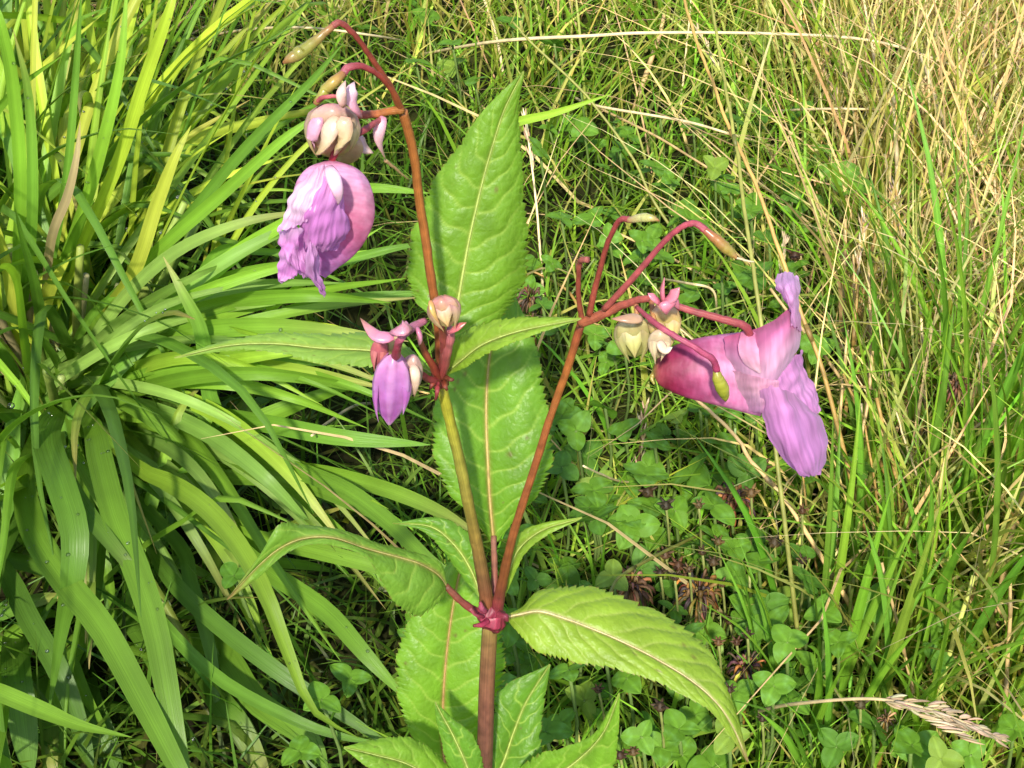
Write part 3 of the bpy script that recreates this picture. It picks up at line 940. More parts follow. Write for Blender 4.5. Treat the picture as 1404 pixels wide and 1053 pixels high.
HANDC = [(740, 205, 34), (800, 175, 30), (860, 185, 34), (905, 160, 38), (900, 230, 36), (950, 170, 30), (770, 300, 36), (880, 330, 32), (905, 350, 36), (935, 300, 34), (990, 380, 36), (1055, 330, 42), (1075, 240, 46),
         (1110, 420, 40), (1120, 480, 40), (790, 590, 44), (770, 640, 44), (890, 640, 42), (950, 650, 52), (925, 700, 46), (860, 720, 40), (1000, 560, 36), (830, 560, 40), (810, 700, 46), (950, 745, 50), (1030, 745, 46),
         (880, 780, 46), (840, 790, 40), (1110, 800, 48), (1130, 840, 44), (1050, 830, 46), (1040, 770, 42), (1080, 880, 46), (1150, 880, 44), (1020, 840, 44), (780, 920, 44), (800, 960, 46), (770, 990, 40), (830, 900, 46),
         (860, 930, 46), (1200, 830, 46), (1000, 1010, 44), (930, 1000, 44), (880, 1010, 40), (1290, 1040, 50), (1330, 1035, 46), (1390, 1000, 44), (1150, 240, 46), (1180, 260, 40), (980, 230, 34), (1030, 290, 38), (840, 480, 36),
         (960, 560, 36), (1060, 560, 40), (1180, 640, 40), (1330, 600, 38), (620, 60, 30), (570, 85, 34), (650, 110, 30), (500, 40, 34), (700, 30, 30), (760, 60, 34), (1060, 940, 46), (1110, 1000, 46), (940, 870, 44), (270, 640, 40),
         (480, 930, 46), (440, 960, 44), (410, 1030, 44), (320, 790, 40), (1370, 230, 40), (1300, 190, 36), (1255, 100, 30)]
n_cl = 0
for (x, y, s) in HANDC:
    h = rng.uniform(.04, .075)
    d = pix(G(x, y, h))[2]
    clover(x, y, h, s * 0.70 / F * d, rng.uniform(0, 6.28), 'round green clover leaf of three leaflets in the damp sward', 'clover leaves in the sward')
    n_cl += 1
while n_cl < 298:
    x, y = rng.uniform(560, 1400), rng.uniform(-20, 1053)
    w = (1 - .85 * sm(np.array(x), 1090, 1220)) * (0.3 + 0.7 * sm(np.array(y), 40, 220))
    if x < 720 and y < 700 and y > 150:
        continue
    if rng.random() > w:
        continue
    h = rng.uniform(.02, .06)
    clover(x, y, h, rng.uniform(.006, .0105), rng.uniform(0, 6.28), 'round green clover leaf of three leaflets in the damp sward', 'clover leaves in the sward')
    n_cl += 1

# ------------------------------------------------------------------ withered clover heads and dark seed capsules
def withered(px_, py_, h, size, cols, label, group=None, nf=64):
    top = G(px_, py_, h)
    t = thing('withered_clover', label, 'clover', (top[0], top[1], 0), group)
    d = pix(top)[2]
    R = size / 2 / F * d
    mb = MB()
    tube(mb, catmull([(top[0] + .004, top[1] + .003, -.006), (top[0] + .002, top[1], h * .5), (top[0], top[1], h)], 8), .0009, (.30, .17, .04), 6)
    mb.build('stalk', M_STRAW, t)
    for i in range(nf):
        z = 1 - 1.75 * (i + .5) / nf
        a = i * 2.4
        r = math.sqrt(max(0, 1 - z * z))
        dr = np.array([r * math.cos(a), r * math.sin(a), z])
        p0 = top + R * .25 * dr
        p1 = top + R * .85 * dr * rng.uniform(.6, 1.15) + R * rng.normal(0, .08, 3)
        p2 = p1 + R * np.array([.25 * dr[0], .25 * dr[1], -.55]) * rng.uniform(.6, 1.2)
        mb = MB()
        tube(mb, catmull([p0, p1, p2], 6), R * np.array([.05, .07, .085, .075, .06, .02]) * rng.uniform(.6, 1.3), jitter(cols[i % len(cols)], 1, .45)[0], 5, squash=.5)
        mb.build('floret', M_DEAD, t)


DB = [(.16, .075, .03), (.09, .045, .025), (.24, .13, .06)]
withered(864, 802, .05, 62, DB, 'withered brown clover head drooping above the right-hand balsam leaf')
withered(958, 812, .05, 72, [(.10, .055, .02), (.20, .10, .02), (.04, .025, .02)], 'dark withered clover head with orange-brown florets near the twin round clover leaves', nf=60)
withered(1312, 528, .09, 44, DB, 'lone withered clover head between straw stalks on the dry side')
withered(728, 408, .05, 46, [(.06, .035, .02), (.09, .05, .02)], 'dark withered clover head peeking out beside the upper balsam leaf')
withered(1005, 684, .05, 60, [(.22, .09, .03), (.14, .06, .03), (.05, .03, .03)], 'reddish brown withered clover head below the open flower')
withered(1022, 915, .05, 54, [(.22, .10, .02), (.10, .05, .03), (.04, .02, .02)], 'orange brown withered clover head beside the drooping leaf tip')
withered(1215, 985, .05, 30, [(.2, .11, .06)], 'small brown withered clover head under the dry seed plume', nf=26)
withered(790, 353, .05, 28, [(.05, .035, .02)], 'tiny dark withered clover head behind the knobbed pedicel', nf=24)


def capsule_cluster(px_, py_, h, size):
    top = G(px_, py_, h)
    t = thing('seed_capsule', 'small dark star-shaped seed capsule on a thin stalk in the clover', 'seed capsule', (top[0], top[1], 0), 'dark seed capsules in the clover')
    R = size / 2 / F * pix(top)[2]
    mb = MB()
    tube(mb, catmull([(top[0], top[1], -.006), (top[0] + .003, top[1], h * .6), (top[0], top[1], h)], 6), .0005, (.2, .22, .06), 5)
    mb.build('stalk', M_STRAW, t)
    mb = MB()
    cap = jitter((.050, .027, .009), 1, .35)[0]
    tube(mb, catmull([top - [0, 0, R * .8], top, top + [0, 0, R * .6]], 7), R * np.array([.2, .55, .75, .7, .55, .3, .1]), cap, 8)
    mb.build('capsule', M_DEAD, t)
    for k in range(6):
        a = k * 1.047 + rng.normal(0, .2)
        mb = MB()
        e = np.array([math.cos(a), math.sin(a), rng.uniform(.1, .7)])
        tube(mb, catmull([top + e * R * .4, top + e * R * .9, top + e * R * 1.25], 5), R * np.array([.22, .24, .2, .12, .03]), cap * rng.uniform(.8, 1.8), 5, squash=.4)
        mb.build('tooth', M_DEAD, t)


for (x, y) in [(888, 674), (913, 692), (958, 692), (963, 756), (991, 710), (905, 785), (912, 760), (930, 775), (1062, 743), (1100, 768), (1025, 870), (985, 880), (905, 968), (820, 945), (868, 1030), (1000, 945),
               (1010, 880), (1045, 640), (1030, 675), (940, 790), (985, 742), (978, 770), (990, 800), (925, 790), (1000, 850), (1045, 985), (890, 1015), (945, 780), (1180, 965), (1090, 350), (1100, 700), (850, 1035)]:
    capsule_cluster(x, y, rng.uniform(.045, .075), rng.uniform(14, 24))

# ------------------------------------------------------------------ dry seed plume at the lower right
def plume():
    pts = [(1010, 985, .0), (1060, 970, .06), (1110, 963, .085), (1180, 958, .10), (1230, 962, .105), (1285, 976, .105), (1335, 996, .10), (1372, 1014, .095)]
    path = [G(x, y, z) for x, y, z in pts]
    c = catmull(path, 60)
    t = thing('seed_plume', 'dry pinkish straw grass seed plume arching over the green grass', 'grass seed head', (path[0][0], path[0][1], 0))
    mb = MB()
    tube(mb, c, np.linspace(.0007, .0003, 60), (.5, .38, .2), 6)
    mb.build('stem', M_STRAW, t)
    tg = norm(np.gradient(c, axis=0))
    for i in range(95):
        k = int(30 + 29 * rng.random() ** .9)
        side = norm(np.cross(tg[k], [0, 0, 1])) * rng.choice([-1, 1]) * rng.uniform(.2, 1) + np.array([0, 0, rng.uniform(-.7, .7)])
        f = (k - 34) / 26
        L = rng.uniform(.0035, .0065)
        if i < 16:        # lower side branch
            k = 33 + i // 8 * 4
            p0 = c[k] + (tg[k] + np.array([0, -.35, -.30])) * .0016 * (i % 8 + 1.5)
            side = side * .4
            L = .007
        else:
            p0 = c[k] + side * .0012 * (1 - .6 * f) * rng.uniform(.3, 1.6)
        p2 = p0 + norm(tg[k] + .35 * side) * L
        mb = MB()
        tube(mb, catmull([p0, (p0 + p2) / 2 + side * .0004, p2], 6), np.array([.25, .75, 1, .9, .6, .1]) * .00050 * rng.uniform(.7, 1.2), jitter((.38, .28, .17), 1, .22)[0], 5, squash=.6)
        mb.build('spikelet', M_STRAW, t)


plume()

# ------------------------------------------------------------------ the balsam
foot = B(664, 1053)
dirn = norm(B(664, 1053) - B(672, 860))
foot0 = foot + dirn * (foot[2] / -dirn[2])
plant = thing('balsam_plant', 'tall balsam plant with toothed green leaves, red stalks and pink pouched flowers', 'balsam', (foot0[0], foot0[1], 0.0))

RED, MAG, BRR, OLI, YEL = (.30, .055, .035), (.34, .03, .075), (.28, .085, .025), (.26, .24, .035), (.38, .36, .03)
BRP = (.080, .034, .020)


def stem(name, pts, wid, cols, sides=10, parent=None, mat=None, cap=True):
    """pts: (px, py, dd); wid: px at first and last (or a list)"""
    n = 8 * (len(pts) - 1) + 1
    path = catmull([B(*p) if len(p) == 3 else B(p[0], p[1]) for p in pts], n)
    ym = np.linspace(pts[0][1], pts[-1][1], n)
    w = np.interp(np.linspace(0, 1, n), np.linspace(0, 1, len(wid)), wid)
    r = np.array([px2m(a, y) / 2 for a, y in zip(w, ym)])
    r *= 1 + (.03 if mat is None else 0) * np.sin(np.arange(n) * 1.7) + (rng.normal(0, .025, n) if mat is None else 0)
    path = path + np.cumsum(rng.normal(0, .00005, path.shape), 0) * np.sin(np.linspace(0, math.pi, n))[:, None]
    mb = MB()
    k = .66 if mat is None else .85
    tube(mb, path, r, ramp(cols, n) * k, max(sides, 12), ribs=.05 if mat is None else .03, nrib=4)
    return mb.build(name, mat or M_STEM, parent or plant)


# main stem, from the ground to the lower node
n = 40
sp = catmull([foot0 + [0, 0, -.008], foot0 * .5 + foot * .5, foot, B(667, 950), B(671, 870), B(673, 845)], n)
mb = MB()
tube(mb, sp, np.linspace(.0024, .00195, n), ramp([BRP, BRP, BRP, (.12, .05, .028), (.15, .09, .03), (.22, .20, .045)], n), 12, ribs=.035, nrib=6)
mb.build('stem', M_STEM, plant)
stem('branch', [(670, 850), (664, 800), (652, 730), (631, 630), (612, 550), (604, 522)], [22, 18, 16, 15, 14, 12], [BRR, (.17, .075, .03), (.22, .15, .03), OLI, YEL, (.34, .30, .04)])
stem('branch', [(680, 850, -.001), (686, 805, -.002), (702, 735, -.003), (740, 615, -.002), (775, 515, 0), (797, 443, 0)], [18, 15, 12, 11, 11, 12], [MAG, (.16, .045, .02), (.22, .07, .02), BRR, (.32, .11, .025), (.30, .07, .035)])
# swollen lower node with glands
def node(x, y, w, hgt, col, dd=-.001):
    c0 = B(x, y, dd)
    r, hh = px2m(w / 2, y), px2m(hgt / 2, y)
    k = np.linspace(-1, 1, 11)
    path = np.array([c0 + CU * hh * q for q in k])
    path += rng.normal(0, r * .05, path.shape)
    mb = MB()
    tube(mb, path, r * (.62 + .38 * np.cos(k * 1.45) + .06 * np.sin(k * 9)), ramp([np.asarray(col) * .8, col, np.asarray(col) * .6], 11), 18, ribs=.10, nrib=5)
    return mb.build('node', M_STEM, plant)


node(673, 847, 37, 34, (.19, .02, .04))
stem('gland', [(684, 842, -.006), (692, 845, -.008), (696, 851, -.008)], [9, 9, 5], [(.24, .03, .05), (.2, .03, .05)])
stem('gland', [(664, 838, -.006), (660, 834, -.008), (658, 826, -.008)], [9, 8, 4], [MAG, (.4, .08, .14), (.3, .05, .08)])
stem('gland', [(668, 852, -.005), (658, 858, -.008), (649, 858, -.009)], [9, 7, 4], [MAG, MAG, (.2, .03, .03)])
stem('gland', [(662, 846, -.005), (652, 842, -.009), (645, 835, -.010)], [5, 4, 4], [MAG, (.4, .1, .12)])

# ---- leaves
LV = [(.12, .255, .020), (.135, .265, .021), (.10, .225, .02), (.18, .295, .026)]


def leaf(stations, base, vein=(.26, .39, .06), midc=(.29, .35, .08), nu=380, nv=24, teeth=38, nvein=9, quilt=.00042, amp=.11, bulge=.15, mid_px=(7, 2), edge=(.13, .07, .02), side=1.0, lab=None, browntip=False, noise=0.0):
    K = len(stations)
    mid = catmull([B(*s[0]) for s in stations], nu + 1)
    ed = [catmull([B(*s[j]) for s in stations], nu + 1) for j in (1, 2)]
    u = np.linspace(0, 1, nu + 1)
    tg = norm(np.gradient(mid, axis=0))
    nn = norm(np.cross(ed[1] - ed[0] + 1e-7, tg))
    flip = np.sign(((C0 - mid) * nn).sum(1)).mean()
    nn = nn * (1 if flip > 0 else -1) * side
    ker = np.ones(15) / 15
    nn = norm(np.stack([np.convolve(np.pad(nn[:, i], 7, mode='edge'), ker, 'valid') for i in range(3)], -1))
    a = np.linspace(0, 1, nv + 1)
    V, Cc, U = [], [], []
    ph0 = rng.uniform(0, 1)
    for sgn, e in ((-1, ed[0]), (1, ed[1])):
        av = a[::-1] if sgn < 0 else a[1:]
        w = np.linalg.norm(e - mid, axis=1)
        uu = u[:, None]
        A = av[None, :]
        fr = (uu * teeth + (.35 if sgn > 0 else 0) + .35 * np.sin(uu * 21 + sgn) + .2 * np.sin(uu * 47)) % 1.0
        tv = .75 + .35 * np.sin(uu * 39 + sgn * 3) + .2 * np.sin(uu * 83)
        tooth = 1 - amp * tv * (1 - fr) * np.clip(.25 + 1.2 * np.sin(np.pi * np.clip(uu, .02, .98)), 0, 1)
        k = A * (1 + (tooth - 1) * A ** 5)
        ph = (uu - .17 * A ** 1.35 + (.02 if sgn > 0 else 0)) * nvein + ph0 + .16 * np.sin(uu * 14 + sgn * 2) + .07 * np.sin(A * 9 + uu * 31)
        dist = np.abs(ph - np.round(ph))
        vm = np.exp(-(dist / .06) ** 2) * np.clip(1.05 - A ** 3, 0, 1) * np.clip((1.02 - uu) * 6, 0, 1) * .8
        sub = np.exp(-((np.abs(((ph * 1.0 + A * 7) * 1.0) % 1 - .5)) / .06) ** 2) * .16 * (A > .3)
        mr_ = np.exp(-(A * w[:, None] / (.0006 * (1.1 - .6 * uu))) ** 2)
        hq = quilt * (np.abs(np.sin(np.pi * ph)) ** .7) * np.sin(np.pi * np.clip(A, 0, 1)) ** .6 * np.clip(w[:, None] / .010, .15, 1.2)
        wob = noise * np.sin(uu * 17 + sgn) * A ** 2
        h = bulge * w[:, None] * np.sin(np.pi * A * .9) + hq + wob - .0004 * mr_
        pos = mid[:, None, :] + (e - mid)[:, None, :] * k[..., None] + nn[:, None, :] * h[..., None]
        b0 = np.asarray(base, float)[None, None, :]
        mot = (1 + .10 * np.sin(uu * 23 + A * 9) * np.sin(uu * 11 - A * 5))[..., None]
        c = b0 * mot
        c = c + (np.asarray(vein) - c) * np.clip(vm + sub, 0, 1)[..., None]
        c = c + (np.asarray(midc) - c) * np.clip(mr_, 0, 1)[..., None]
        em = (np.clip((A - .955) / .045, 0, 1) * (fr > .55))[..., None]
        c = c + (np.asarray(edge) - c) * em * .8
        if browntip:
            tm = np.clip((uu - .9) / .1, 0, 1)[..., None] + 0 * A[..., None]
            c = c + (np.array([.22, .13, .06]) - c) * tm * .8
        for _ in range(rng.integers(2, 6)):      # small blemishes
            su, sa, sr = rng.uniform(.1, .95), rng.uniform(.1, .98), rng.uniform(.004, .013)
            dm = np.sqrt(((uu - su) * 1.0) ** 2 + ((A - sa) * .28) ** 2)
            c = c + (np.array([.13, .09, .03]) - c) * (np.clip(1.3 - dm / sr, 0, 1) * .75)[..., None]
        V.append(pos)
        Cc.append(np.clip(c, 0, 1))
        U.append(np.stack([uu + 0 * A, sgn * A + 0 * uu], -1))
    Vv = np.concatenate(V, 1)
    Cv = np.concatenate(Cc, 1)
    Uv = np.concatenate(U, 1)
    nc = Vv.shape[1]
    mb = MB()
    mb.add(Vv.reshape(-1, 3), grid_quads(nu + 1, nc), Cv.reshape(-1, 3), Uv.reshape(-1, 2))
    o = mb.build('leaf', M_LEAF, plant)
    if lab:
        o['label'] = lab
    ks = np.arange(0, int(nu * .97), 6)
    mb = MB()
    r = np.linspace(mid_px[0], mid_px[1], len(ks)) * .27 / F * .35
    tube(mb, mid[ks] - nn[ks] * r[:, None] * .35, r, ramp([midc, midc, np.asarray(midc) * .8 + np.asarray(base) * .2], len(ks)), 8)
    mb.build('midrib', M_STEM, o)
    return o


# upper big leaf behind the tall stalk
leaf([((604, 515, .006), (602, 512, .006), (607, 514, .006)),
      ((613, 470, .010), (590, 440, .010), (650, 468, .012)),
      ((625, 428, .014), (567, 412, .016), (692, 430, .020)),
      ((633, 385, .017), (557, 385, .020), (718, 392, .024)),
      ((642, 335, .020), (556, 342, .023), (726, 345, .027)),
      ((653, 285, .023), (567, 302, .026), (724, 298, .029)),
      ((664, 240, .026), (592, 246, .028), (719, 245, .031)),
      ((677, 195, .029), (628, 196, .030), (716, 196, .033)),
      ((692, 150, .032), (664, 148, .032), (711, 152, .034)),
      ((718, 98, .035), (717, 98, .035), (719, 99, .035))], LV[1], teeth=44, nvein=12, mid_px=(8, 2), lab='broad upper leaf with pale net veins')
# middle big leaf
leaf([((677, 742, .020), (673, 744, .020), (681, 744, .020)),
      ((674, 712, .022), (650, 712, .020), (706, 714, .022)),
      ((671, 675, .025), (612, 674, .022), (740, 676, .024)),
      ((669, 635, .028), (594, 632, .026), (758, 640, .028)),
      ((667, 590, .032), (590, 590, .031), (760, 596, .032)),
      ((667, 545, .036), (595, 545, .036), (752, 548, .036)),
      ((670, 500, .040), (606, 500, .040), (744, 503, .040)),
      ((676, 455, .045), (626, 455, .045), (733, 458, .045)),
      ((684, 410, .050), (655, 410, .050), (710, 412, .050)),
      ((694, 360, .055), (693, 360, .055), (695, 360, .055))], LV[0], teeth=42, nvein=11, midc=(.33, .24, .08), mid_px=(8, 3))
stem('petiole', [(676, 840, .003), (678, 790, .010), (677, 735, .020)], [11, 9, 8], [MAG, (.26, .08, .05), (.32, .14, .09)])
# lower leaf behind the stem
leaf([((612, 1062, .030), (606, 1062, .030), (618, 1064, .030)),
      ((607, 1020, .030), (572, 1022, .028), (650, 1022, .028)),
      ((607, 980, .031), (549, 976, .029), (676, 980, .029)),
      ((609, 935, .033), (541, 928, .032), (692, 935, .032)),
      ((613, 890, .036), (545, 882, .036), (694, 890, .036)),
      ((619, 845, .039), (563, 842, .039), (686, 845, .039)),
      ((627, 800, .042), (590, 800, .042), (674, 800, .042)),
      ((640, 745, .046), (639, 745, .046), (641, 745, .046))], (.15, .30, .024), teeth=40, nvein=11, midc=(.32, .19, .07), mid_px=(7, 3))
# right-hand leaf, seen from above, drooping at its end
leaf([((694, 846, 0), (692, 844, 0), (696, 850, 0)),
      ((712, 842, -.002), (716, 832, .002), (708, 866, -.006)),
      ((740, 838, -.004), (738, 810, .006), (735, 894, -.012)),
      ((775, 848, -.005), (785, 802, .008), (772, 907, -.014)),
      ((805, 859, -.006), (832, 808, .008), (808, 914, -.016)),
      ((850, 878, -.009), (895, 834, .005), (853, 922, -.018)),
      ((900, 903, -.013), (953, 869, 0), (896, 936, -.020)),
      ((950, 934, -.018), (984, 908, -.008), (941, 957, -.023)),
      ((985, 966, -.022), (1000, 950, -.015), (975, 978, -.026)),
      ((1007, 1000, -.025), (1014, 992, -.021), (1000, 1008, -.027)),
      ((1026, 1046, -.027), (1027, 1045, -.027), (1025, 1046, -.027))], (.22, .335, .03), vein=(.32, .40, .08), midc=(.44, .36, .17), teeth=42, nvein=12, mid_px=(6, 2), quilt=.00045, bulge=.06, browntip=True, edge=(.16, .06, .03), lab='bright yellow green leaf with maroon teeth')
# left-hand leaf, arching over, with a browned tip
leaf([((613, 804, 0), (614, 801, 0), (611, 807, 0)),
      ((600, 787, -.003), (604, 772, -.001), (600, 826, -.006)),
      ((576, 773, -.007), (580, 760, -.003), (576, 845, -.011)),
      ((551, 765, -.010), (553, 752, -.006), (548, 838, -.015)),
      ((525, 758, -.013), (527, 746, -.009), (524, 806, -.017)),
      ((497, 750, -.016), (500, 739, -.012), (500, 764, -.019)),
      ((457, 737, -.020), (457, 724, -.016), (456, 748, -.022)),
      ((417, 738, -.023), (412, 718, -.019), (421, 748, -.025)),
      ((382, 753, -.026), (384, 716, -.024), (388, 762, -.028)),
      ((348, 782, -.028), (356, 760, -.027), (353, 794, -.029)),
      ((311, 823, -.030), (311, 822, -.030), (312, 824, -.030))], (.14, .27, .03), midc=(.30, .26, .08), teeth=34, nvein=9, mid_px=(5, 2), browntip=True, noise=.0004, edge=(.18, .08, .04), lab='arching leaf with brown tip')
stem('petiole', [(668, 850, -.001), (640, 828, -.001), (611, 803, 0)], [13, 11, 9], [MAG, (.20, .04, .03), (.18, .06, .03)])
# small leaves round the lower node
leaf([((661, 822, .004), (659, 822, .004), (663, 822, .004)), ((645, 780, .008), (632, 790, .008), (660, 762, .010)), ((622, 746, .010), (606, 755, .009), (645, 732, .013)), ((590, 722, .012), (577, 728, .011), (604, 709, .014)),
      ((538, 718, .013), (537, 718, .013), (539, 717, .013))], LV[2], teeth=22, nvein=7, mid_px=(5, 2), nu=220)
leaf([((688, 826, .004), (686, 826, .004), (690, 826, .004)), ((698, 785, .005), (690, 770, .005), (705, 790, .004)), ((712, 752, .006), (704, 738, .008), (722, 758, .004)), ((745, 726, .006), (735, 719, .008), (750, 735, .004)),
      ((798, 710, .006), (797, 709, .006), (798, 711, .006))], LV[3], teeth=20, nvein=6, mid_px=(5, 2), nu=220)
# small leaves of the upper node
leaf([((596, 514, 0), (596, 511, 0), (597, 517, 0)), ((550, 490, .004), (552, 470, .009), (552, 506, -.002)), ((505, 480, .007), (504, 456, .013), (506, 505, .002)), ((440, 477, .011), (440, 457, .016), (440, 500, .007)),
      ((375, 471, .016), (375, 456, .019), (375, 484, .013)), ((310, 474, .020), (309, 467, .022), (311, 482, .019)), ((238, 491, .024), (238, 490, .024), (238, 492, .024))], (.19, .32, .05), teeth=34, nvein=9, amp=.2, mid_px=(6, 2), edge=(.30, .34, .12))
leaf([((610, 512, -.002), (609, 509, -.002), (611, 515, -.002)), ((632, 494, -.005), (624, 466, -.001), (640, 504, -.008)), ((660, 473, -.008), (657, 444, -.003), (664, 489, -.011)), ((700, 457, -.010), (700, 435, -.006), (700, 473, -.013)),
      ((747, 446, -.012), (746, 434, -.009), (748, 455, -.014)), ((797, 437, -.013), (796, 436, -.013), (797, 438, -.013))], (.20, .33, .03), teeth=26, nvein=8, amp=.17, mid_px=(5, 2), nu=220)
# leaves of the lowest whorl
leaf([((668, 1090, .004), (664, 1090, .004), (674, 1090, .004)), ((690, 1045, .010), (672, 1030, .010), (738, 1050, .008)), ((704, 1005, .014), (676, 985, .015), (743, 1000, .014)), ((722, 962, .018), (685, 943, .020), (748, 958, .019)), ((754, 911, .022), (753, 911, .022), (755, 912, .022))],
     LV[2], teeth=20, nvein=7, mid_px=(6, 2), nu=220)
leaf([((680, 1110, .000), (676, 1106, .000), (684, 1114, .000)), ((745, 1075, -.006), (725, 1040, -.002), (765, 1110, -.012)), ((795, 1040, -.010), (775, 1022, -.008), (835, 1075, -.014)), ((828, 1003, -.013), (815, 1004, -.011), (848, 1018, -.015)), ((849, 951, -.014), (848, 951, -.014), (850, 952, -.014))],
     (.14, .28, .022), teeth=22, nvein=7, mid_px=(6, 2), nu=220)
leaf([((655, 1110, 0), (655, 1106, 0), (655, 1114, 0)), ((605, 1075, -.006), (605, 1040, 0), (605, 1110, -.012)), ((560, 1048, -.010), (562, 1010, -.003), (556, 1090, -.016)), ((515, 1035, -.013), (517, 1012, -.008), (512, 1060, -.017)), ((472, 1025, -.015), (472, 1024, -.015), (471, 1026, -.015))],
     (.16, .30, .024), teeth=24, nvein=7, mid_px=(6, 2), nu=220)
leaf([((655, 1095, -.002), (648, 1095, -.002), (662, 1095, -.002)), ((640, 1050, -.004), (614, 1050, -.004), (664, 1050, -.003)), ((622, 1010, -.003), (602, 1006, -.003), (650, 1008, -.002)), ((607, 982, -.002), (597, 984, -.002), (622, 985, -.001)), ((597, 963, -.001), (596, 963, -.001), (598, 963, -.001))],
     LV[2], teeth=16, nvein=6, mid_px=(5, 2), nu=220)

# ---- tall stalk with pods, upper left
stem('stalk', [(604, 522, -.001), (601, 450, -.003), (590, 375, -.004), (576, 285, -.003), (565, 205, -.003), (552, 152, -.003)], [13, 12, 12, 12, 12, 13], [(.28, .07, .03), (.30, .09, .03), (.33, .11, .03), (.35, .13, .03), (.36, .13, .03), (.34, .12, .03)])
stem('pedicel', [(552, 156, -.003), (535, 116, -.003), (510, 78, -.004), (488, 47, -.005), (468, 31, -.006), (456, 35, -.007)], [12, 9, 8, 8, 9, 10], [(.32, .10, .03), (.27, .06, .03), (.26, .05, .035), (.30, .07, .06)])
stem('pedicel', [(550, 150, -.004), (537, 122, -.006), (518, 102, -.008), (496, 91, -.010), (479, 92, -.011), (470, 101, -.012)], [10, 8, 8, 9, 11, 11], [(.32, .10, .03), (.28, .05, .03), (.30, .05, .06), (.34, .09, .12)])
PODC = [(.30, .10, .05), (.30, .20, .06), (.26, .26, .05), (.30, .22, .06), (.36, .13, .06)]
stem('seed_pod', [(457, 35, -.007), (447, 44, -.008), (428, 60, -.009), (408, 75, -.010), (396, 82, -.011), (388, 86, -.011)], [9, 10, 15, 19, 13, 3], PODC, mat=M_BUD)
stem('seed_pod', [(471, 100, -.012), (458, 112, -.014), (445, 124, -.015), (436, 137, -.016), (433, 142, -.016)], [10, 15, 15, 11, 8], [(.34, .14, .06), (.40, .30, .07), (.30, .28, .05), (.40, .13, .08)], mat=M_BUD)
stem('bract', [(434, 139, -.016), (448, 131, -.018), (462, 132, -.018)], [7, 6, 5], [(.42, .08, .09), (.45, .12, .12)])
stem('pedicel', [(552, 150, -.004), (530, 154, -.006), (510, 156, -.008), (493, 157, -.010)], [12, 11, 11, 12], [(.36, .14, .03), (.40, .13, .04), (.42, .10, .08)])
stem('pedicel', [(522, 164, -.008), (500, 176, -.014), (475, 190, -.018), (458, 205, -.020), (453, 224, -.020)], [8, 9, 10, 10, 9], [(.40, .10, .10), (.34, .05, .06), (.36, .03, .05)])


def patch(rows, col, name, parent, mat=None, nu=44, nv=44, wr=.0, frill=.00022):
    R, Cn = len(rows), len(rows[0])
    g = np.array([[B(*p) for p in r] for r in rows])
    a = np.stack([catmull(g[:, j], nu) for j in range(Cn)], 1)
    s = np.stack([catmull(a[i], nv) for i in range(nu)], 0)
    uu, vv = np.meshgrid(np.linspace(0, 1, nu), np.linspace(0, 1, nv), indexing='ij')
    du = np.gradient(s, axis=0)
    dv = np.gradient(s, axis=1)
    nn = norm(np.cross(du, dv))
    k = wr * (np.sin(uu * 9 + vv * 5 + len(name)) + .7 * np.sin(vv * 19 - uu * 4) + .5 * np.sin(uu * 27 + vv * 13))
    k = k + wr * 1.6 * (np.abs(np.sin(vv * 7.3 + uu * 2.2 + Cn)) - .5) * np.sin(np.pi * uu) + wr * .5 * np.sin(vv * 61 + uu * 7) * uu
    s = s + nn * k[..., None]
    edge = np.exp(-np.minimum(np.minimum(uu, 1 - uu), np.minimum(vv, 1 - vv)) / .05)
    s = s + (du / (np.linalg.norm(du, axis=-1, keepdims=True) + 1e-9) * np.sin(vv * 37 + 1)[..., None] + dv / (np.linalg.norm(dv, axis=-1, keepdims=True) + 1e-9) * np.sin(uu * 33 + 2)[..., None]) * (edge * frill)[..., None]
    col = np.asarray(col, float)
    if col.ndim == 1:
        c = np.tile(col, (nu * nv, 1))
    else:   # list of colours running along the rows
        c = np.repeat(ramp(list(col), nu)[:, None, :], nv, 1).reshape(-1, 3)
    str_ = 1 + .10 * np.sin(vv * 46 + 2 * np.sin(uu * 5)) * np.sin(vv * 17 + 1) - .16 * np.clip(np.sin(vv * 71 + 5 * np.sin(uu * 3 + vv)), .55, 1) + .12 * np.sin(uu * 8 + vv * 6) * np.sin(uu * 13 - vv * 9)
    c = np.clip(c * str_.reshape(-1, 1) * np.array([1.03, 1.0, .92]), 0, 1)
    mb = MB()
    mb.add(s.reshape(-1, 3), grid_quads(nu, nv), c, np.stack([uu, vv], -1).reshape(-1, 2))
    return mb.build(name, mat or M_PETAL, parent)


